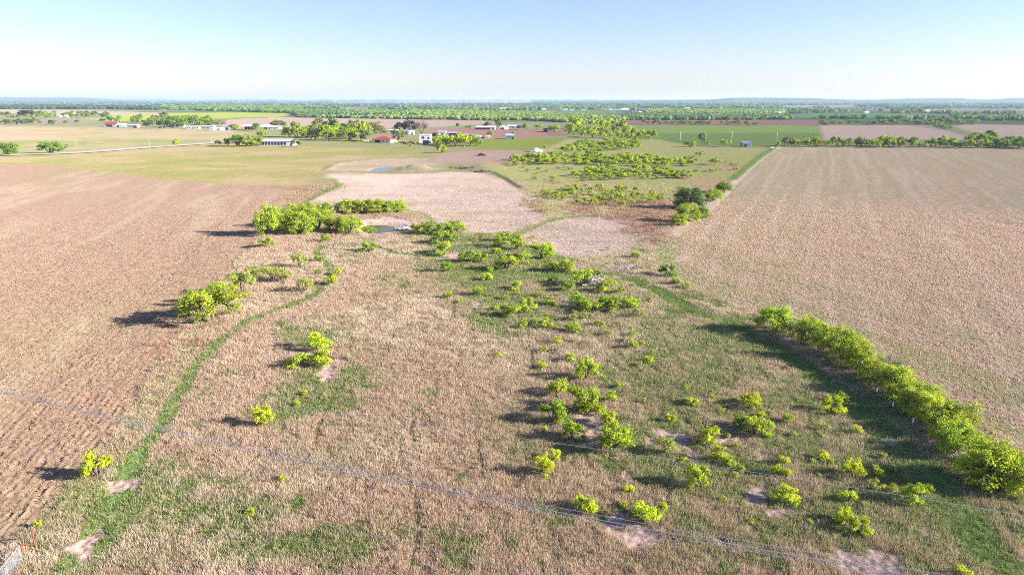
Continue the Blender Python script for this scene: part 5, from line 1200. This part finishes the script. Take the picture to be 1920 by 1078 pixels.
# ---- gate, pipe corner, markers
a, b = np.array(gp(43, 1052)), np.array(gp(18, 1083)); d = b - a; Lg = 4.6; d /= np.linalg.norm(d); za = gz(*a); hg = 1.35
g = empty('chain_link_gate', (a[0], a[1], za), math.atan2(d[1], d[0]))
pd('frame', *merge(*[cyl(p, q, .035) for p, q in (((0, 0, .12), (0, 0, hg)), ((Lg, 0, .12), (Lg, 0, hg)), ((0, 0, .12), (Lg, 0, .12)), ((0, 0, hg), (Lg, 0, hg)), ((Lg * .45, 0, .12), (Lg * .45, 0, hg)), ((0, 0, .12), (Lg * .45, 0, hg)))]), MST, g)
seg = []
for s in np.arange(-hg, Lg, .16):
    for sg in (1, -1):
        p, q = (s, .12), (s + hg - .12, hg)
        if sg < 0: p, q = (s, hg), (s + hg - .12, .12)
        x0, x1 = max(p[0], 0), min(q[0], Lg)
        if x1 - x0 < .05: continue
        f_ = lambda xx: p[1] + (q[1] - p[1]) * (xx - p[0]) / (q[0] - p[0])
        seg.append(cyl((x0, .01 * sg, f_(x0)), (x1, .01 * sg, f_(x1)), .0045, 4))
pd('wire_mesh', *merge(*seg), MST, g)
tag(g, 'silver chain-link gate leaning into the bottom left corner', 'gate')
for (p, q, lab) in (((66, 1025), 27, 'red pipe post standing right of the gate corner'), ((43.5, 1040), 17, 'short red pipe post right beside the gate hinge')):
    x, y = gp(*p); h_ = q * depth_at(x, y) / F / math.cos(math.atan2(H, y)); r = empty('pipe_post', (x, y, gz(x, y)))
    pd('post', *cyl((0, 0, -.3), (0, 0, h_), .06), MRP, r); pd('cap', *cyl((0, 0, h_), (0, 0, h_ + .04), .075), MRP, r); tag(r, lab, 'post')
x, y = gp(66, 1025); x2, y2 = gp(43.5, 1031)
tag(pd('pipe_rail', *cyl((x, y, gz(x, y) + .25), (x2, y2, gz(x2, y2) + .45), .045), MRP), 'red pipe rail joining the two red posts by the gate', 'rail')
x, y = gp(0, 1036); x2, y2 = gp(38, 1030)
tag(pd('pipe_rail', *cyl((x - 1.5, y, gz(x, y) + .9), (x2, y2, gz(x2, y2) + .95), .045), MDK), 'dark pipe rail running off the left edge behind the gate', 'rail')
for i, (px, py, lab) in enumerate([(1642, 748, 'first white marker post below the hedgerow, from the top'), (1672, 775, 'second white marker post below the hedgerow, from the top'), (1709, 808, 'third white marker post, in the shade of the hedgerow'), (1792, 880, 'fourth white marker post, by the broken hedgerow branch'), (1840, 921, 'lowest white marker post, in the brown brush by the last trees')]):
    x, y = gp(px, py); r = empty('marker_post', (x, y, gz(x, y))); pd('stake', *cyl((0, 0, -.2), (0, 0, 1.25), .035), MWD, r); pd('white_cap', *cyl((0, 0, 1.0), (0, 0, 1.5), .08), MWH, r)
    tag(r, lab, 'marker post', 'white marker posts along the hedgerow')
# ---- dead wood, heaps, rubble
MDW = paint('bleached_wood', (.42, .37, .34), .9, .25, 2)
def branches(label, px, py, wpx, n, L, hgt, mat=MDW, kind='brush_pile', cat='brush pile', seed=1, rad=.07):
    g = random.Random(seed); x, y = gp(px, py); w_ = wpx * depth_at(x, y) / F; ps = []
    for i in range(n):
        a = g.uniform(0, 6.28); rr = w_ / 2 * math.sqrt(g.random()); cx, cy = rr * math.cos(a), rr * math.sin(a) * .7
        z = hgt * (1 - rr / w_ * 1.6) * g.random() + .1; b = g.uniform(0, 6.28); l = L * g.uniform(.4, 1); t = g.uniform(-.15, .5)
        p0 = np.array((cx - math.cos(b) * l / 2, cy - math.sin(b) * l / 2, max(z - t * l / 2, .03))); p2 = np.array((cx + math.cos(b) * l / 2, cy + math.sin(b) * l / 2, max(z + t * l / 2, .05)))
        m = (p0 + p2) / 2 + np.array([g.uniform(-.15, .15) * l for _ in range(3)]) * (1, 1, .5); r_ = rad * g.uniform(.4, 1.3)
        ps.append(tube([p0, m, p2], [r_, r_ * .8, r_ * .35], 5))
    v, q = joinm(ps); o = link(kind, mesh_np(kind, v, q, [mat], 4), None, (x, y, gz(x, y)))
    return tag(o, label, cat)
branches('heap of bleached dead logs and branches in the central thicket', 1113, 535, 42, 70, 4.2, 2.3, seed=2, rad=.12)
branches('flat spread of pale dead branches above the green track corner', 1175, 505, 46, 60, 3.0, .6, seed=3, rad=.07)
branches('small brown brush heap left of two yellow bushes at right of centre', 1165, 642, 16, 26, 1.6, .6, MWD, seed=4)
branches('broken pale branch at the foot of the hedgerow trees', 1785, 858, 34, 7, 3.4, .9, seed=5, rad=.1)
branches('dark brush line heaped at the right end of the ditch', 1000, 378, 18, 40, 3.0, 1.4, MGR, seed=6)
branches('dark brush heap along the ditch behind the pale field', 870, 315, 46, 90, 5, 1.6, MWD, seed=7, rad=.14)
branches('second dark brush heap along the ditch near its bend', 905, 322, 30, 60, 5, 1.2, MWD, seed=8, rad=.14)
branches('scatter of dead sticks along the shadow right of the pond', 762, 425, 20, 46, 2.6, .8, MDW, seed=9, rad=.1)
branches('loose brown twigs against the top edge of the bottom soil patch', 1370, 1010, 22, 20, 1.0, .08, MWD, seed=10, rad=.035)
branches('little ring of brown twigs in the weeds above the flat yellow bush', 1455, 908, 16, 20, .8, .1, MWD, seed=11, rad=.03)
def rocks(label, px, py, wpx, n, size, mat, kind, cat, hgt=0, seed=1):
    g = random.Random(seed); x, y = gp(px, py); w_ = wpx * depth_at(x, y) / F; gs = []
    for i in range(n):
        a = g.uniform(0, 6.28); rr = w_ / 2 * math.sqrt(g.random()); s = size * g.uniform(.4, 1.2); z = hgt * max(0, 1 - 2 * rr / w_) + s * .2
        c = (rr * math.cos(a), rr * math.sin(a) * .6, z); V, Fc = boxg((0, 0, 0), (s, s * g.uniform(.5, 1), s * g.uniform(.35, .8))); th = g.uniform(0, 3.1)
        V = [(c[0] + (p[0] * math.cos(th) - p[1] * math.sin(th)) * g.uniform(.75, 1.1), c[1] + (p[0] * math.sin(th) + p[1] * math.cos(th)) * g.uniform(.75, 1.1), c[2] + p[2] * g.uniform(.7, 1.2)) for p in V]
        gs.append((V, Fc))
    o = pd(kind, *merge(*gs), mat); o.location = (x, y, gz(x, y)); return tag(o, label, cat)
MROC = paint('pale_rock', (.50, .44, .38), .9, .2, 1); MRUB = paint('brick_rubble', (.46, .26, .19), .9, .25, 2)
rocks('rubble bank of pale stones at the right end of the pond', 757, 430, 34, 150, .8, MROC, 'rubble_bank', 'rubble', .5, 1)
rocks('heap of whitish spoil in the bare brown ground beyond the pond dam', 1005, 285, 22, 160, 1.6, MWR, 'spoil_heap', 'heap', 2.2, 2)
rocks('dark clod heap in the bare brown ground beyond the pond dam', 905, 292, 14, 60, 1.4, paint('dark_clay', (.16, .09, .07), .95, .2, 1), 'clod_heap', 'heap', 1.6, 3)
rocks('small scatter of broken bricks under the single cable', 1155, 862, 18, 46, .22, MRUB, 'brick_scatter', 'rubble', .05, 4)
# ------------------------------------------------------------------ haze
def haze():
    x0, x1, y0, y1, z0, z1 = -38000, 38000, -3000, 45000, -8.0, 135.0
    V = np.array([(x, y, z) for x in (x0, x1) for y in (y0, y1) for z in (z0, z1)])
    q = np.array([(0, 1, 3, 2), (4, 6, 7, 5), (0, 4, 5, 1), (2, 3, 7, 6), (0, 2, 6, 4), (1, 5, 7, 3)])
    m, t, out = new_mat('haze'); v = N(t, 'ShaderNodeVolumePrincipled')
    v.inputs['Color'].default_value = (.62, .80, 1, 1); v.inputs['Density'].default_value = HAZE; v.inputs['Anisotropy'].default_value = .1
    t.links.new(v.outputs[0], out.inputs['Volume'])
    tag(link('haze', mesh_np('haze', V, q, [m], 4)), kind='stuff')
HAZE = 6e-5
haze()

# ------------------------------------------------------------------ look-alikes in a row: told apart by their order from the left
ORD = ['leftmost', 'second', 'third', 'fourth', 'fifth', 'sixth', 'seventh', 'eighth', 'ninth', 'tenth', 'eleventh', 'twelfth', 'thirteenth', 'fourteenth', 'fifteenth', 'sixteenth', 'seventeenth', 'eighteenth', 'nineteenth', 'twentieth', 'twenty-first', 'twenty-second']
same = {}
for o in C.objects:
    if o.parent is None and 'label' in o: same.setdefault(o['label'], []).append(o)
for lab, os_ in same.items():
    if 1 < len(os_) <= 22:
        os_.sort(key=lambda o: o.location.x / max(o.location.y, 1))
        for i, o in enumerate(os_): o['label'] = f"{lab}, {ORD[i]}{' from left' if i and len(lab.split()) < 14 else ''}"
